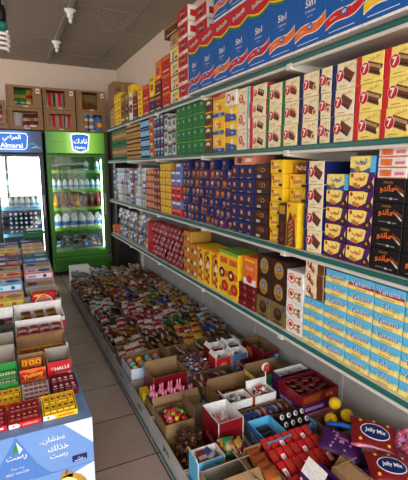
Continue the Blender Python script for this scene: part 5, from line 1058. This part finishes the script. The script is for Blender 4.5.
mb = MB(); mb.box((-.12, -.12, 0), (.12, .12, .3), 'card'); F = Face((0, -.12, 0), (1, 0, 0), (0, 0, 1), .24, .3); mb.rect(F, .3, .3, .8, .4, 'cardin'); mb.rect(F, .45, 0, .55, 1, 'tan')
tag(mb.obj('storage_carton', loc=(1.53, 5.75, 2.03)), 'closed brown carton in the corner between fridge and shelf', 'carton')
mb = MB(); mb.box((-.13, -.14, 0), (.13, .14, .30), 'card'); F = Face((0, -.14, 0), (1, 0, 0), (0, 0, 1), .26, .3); mb.rect(F, .45, 0, .55, 1, 'tan'); mb.rect(F, .1, .6, .35, .75, 'cardin')
tag(mb.obj('storage_carton', loc=(1.53, 5.74, 2.335)), 'upper closed brown carton in the corner by the shelf', 'carton')
mb = MB(); mb.box((1.375, 5.55, 0), (1.66, 5.95, 2.028), 'foildark'); tag(mb.obj('corner_cabinet'), 'dark narrow cabinet between the green fridge and the wall', 'cabinet')
def yl(i): return 5.985
ct = ZF+.276+.02
for i, (c, x) in enumerate((('green', .245), ('green', .315), ('yellow', .375))): use('pk_'+c, (x, 6.03, ct+.115), R(rnd.uniform(-8, 8)), f'{c} crisps bag in the upper carton on the dark fridge', f'{c} bags in the carton', rx=R(80), s=1.4, name='crisps_bag')
ct = ZF+.0075
mb = MB(); mb.lathe([(.06, 0), (.07, .01), (.075, .2), (.07, .21)], 'lgrey', 18); tag(mb.obj('grey_tub', loc=(.23, 6.06, ct)), 'pale grey ribbed tub in the lower carton on dark fridge', 'tub')
for i, c in enumerate(('red', 'brown', 'red')): use('pk_'+c, (.345+.06*i, 6.04, ct+.115+.003*i), R(rnd.uniform(-15, 15)), f'{c} pack in the lower carton on the dark fridge', f'{c} packs in the lower carton', rx=R(75), s=1.3, name='crisps_bag')
mb = MB(); mb.pillow(.11, .22, .06, 'foilwhite', 'foilred', None); m_ = mb.obj('rice_pack'); m_['category'] = 'packet'; m2 = MB(); m2.pillow(.05, .20, .02, 'red', 'foilred', c=(0, 0, .045)); child(m_, m2.obj('red_band')); PRO['rice'] = m_
for i, x in enumerate((.63, .77)): use('rice', (x, 6.06, ZF+.276+.122), R(6-12*i), 'white pack with red band in the upper carton on the green fridge', 'red banded packs upper carton', rx=R(82), s=1.05)
for i, x in enumerate((.67, .765, .88)): use('rice', (x, 6.06, ZF+.006+.118), R(4-8*i), 'white pack with red band in the lower carton on the green fridge', 'red banded packs lower carton', rx=R(84), s=.95)
for i in range(7): use('pk_'+('orange' if i % 2 else 'gold'), (1.06+.055*(i % 4), 6.06+.04*(i//4), ZF+.276+.055+.05*(i//4)), R(rnd.uniform(-50, 50)), f'{"orange" if i % 2 else "gold"} snack bag in the upper carton by the corner', f'{"orange" if i % 2 else "gold"} snack bags', rx=R(rnd.uniform(20, 50)), s=.75, name='crisps_bag')
can('bluetube', 'crisps_tube', 'tube', .036, .24, 'waterdeep', 'white', 'white')
for i, x in enumerate((1.10, 1.18)): use('bluetube', (x, 6.05, ZF+.007), 0, 'tall blue and white tube in lower carton by the corner', 'blue tubes')
mb = MB(); mb.lathe([(.06, 0), (.066, .01), (.066, .17), (.04, .2), (.03, .22)], 'waterdeep', 18); o = mb.obj('blue_detergent_tub', loc=(1.29-.01, 6.055, ZF+.007)); tag(o, 'blue tub with red and yellow round label in carton', 'tub'); mb = MB(); F = Face((0, -.067, .03), (1, 0, 0), (0, 0, 1), .13, .13); mb.ell(F, .5, .5, .36, .36, 'red', 1); mb.ell(F, .5, .5, .26, .26, 'yellow', 2); child(o, mb.obj('round_label'))
for i in range(3): use('pk_red', (-.16+.11*i, 6.07, ZF+.16), R(rnd.uniform(-10, 10)), 'red pack in the carton at the left frame edge', 'red packs in the left carton', rx=R(84), s=1.2, name='crisps_bag')

# prototypes that were never placed are dropped
for k, o in PRO.items():
    if not o.get('_used'):
        for c in kids(o): bpy.data.objects.remove(c)
        bpy.data.objects.remove(o)
for o in list(COL.objects):
    if '_used' in o.keys(): del o['_used']
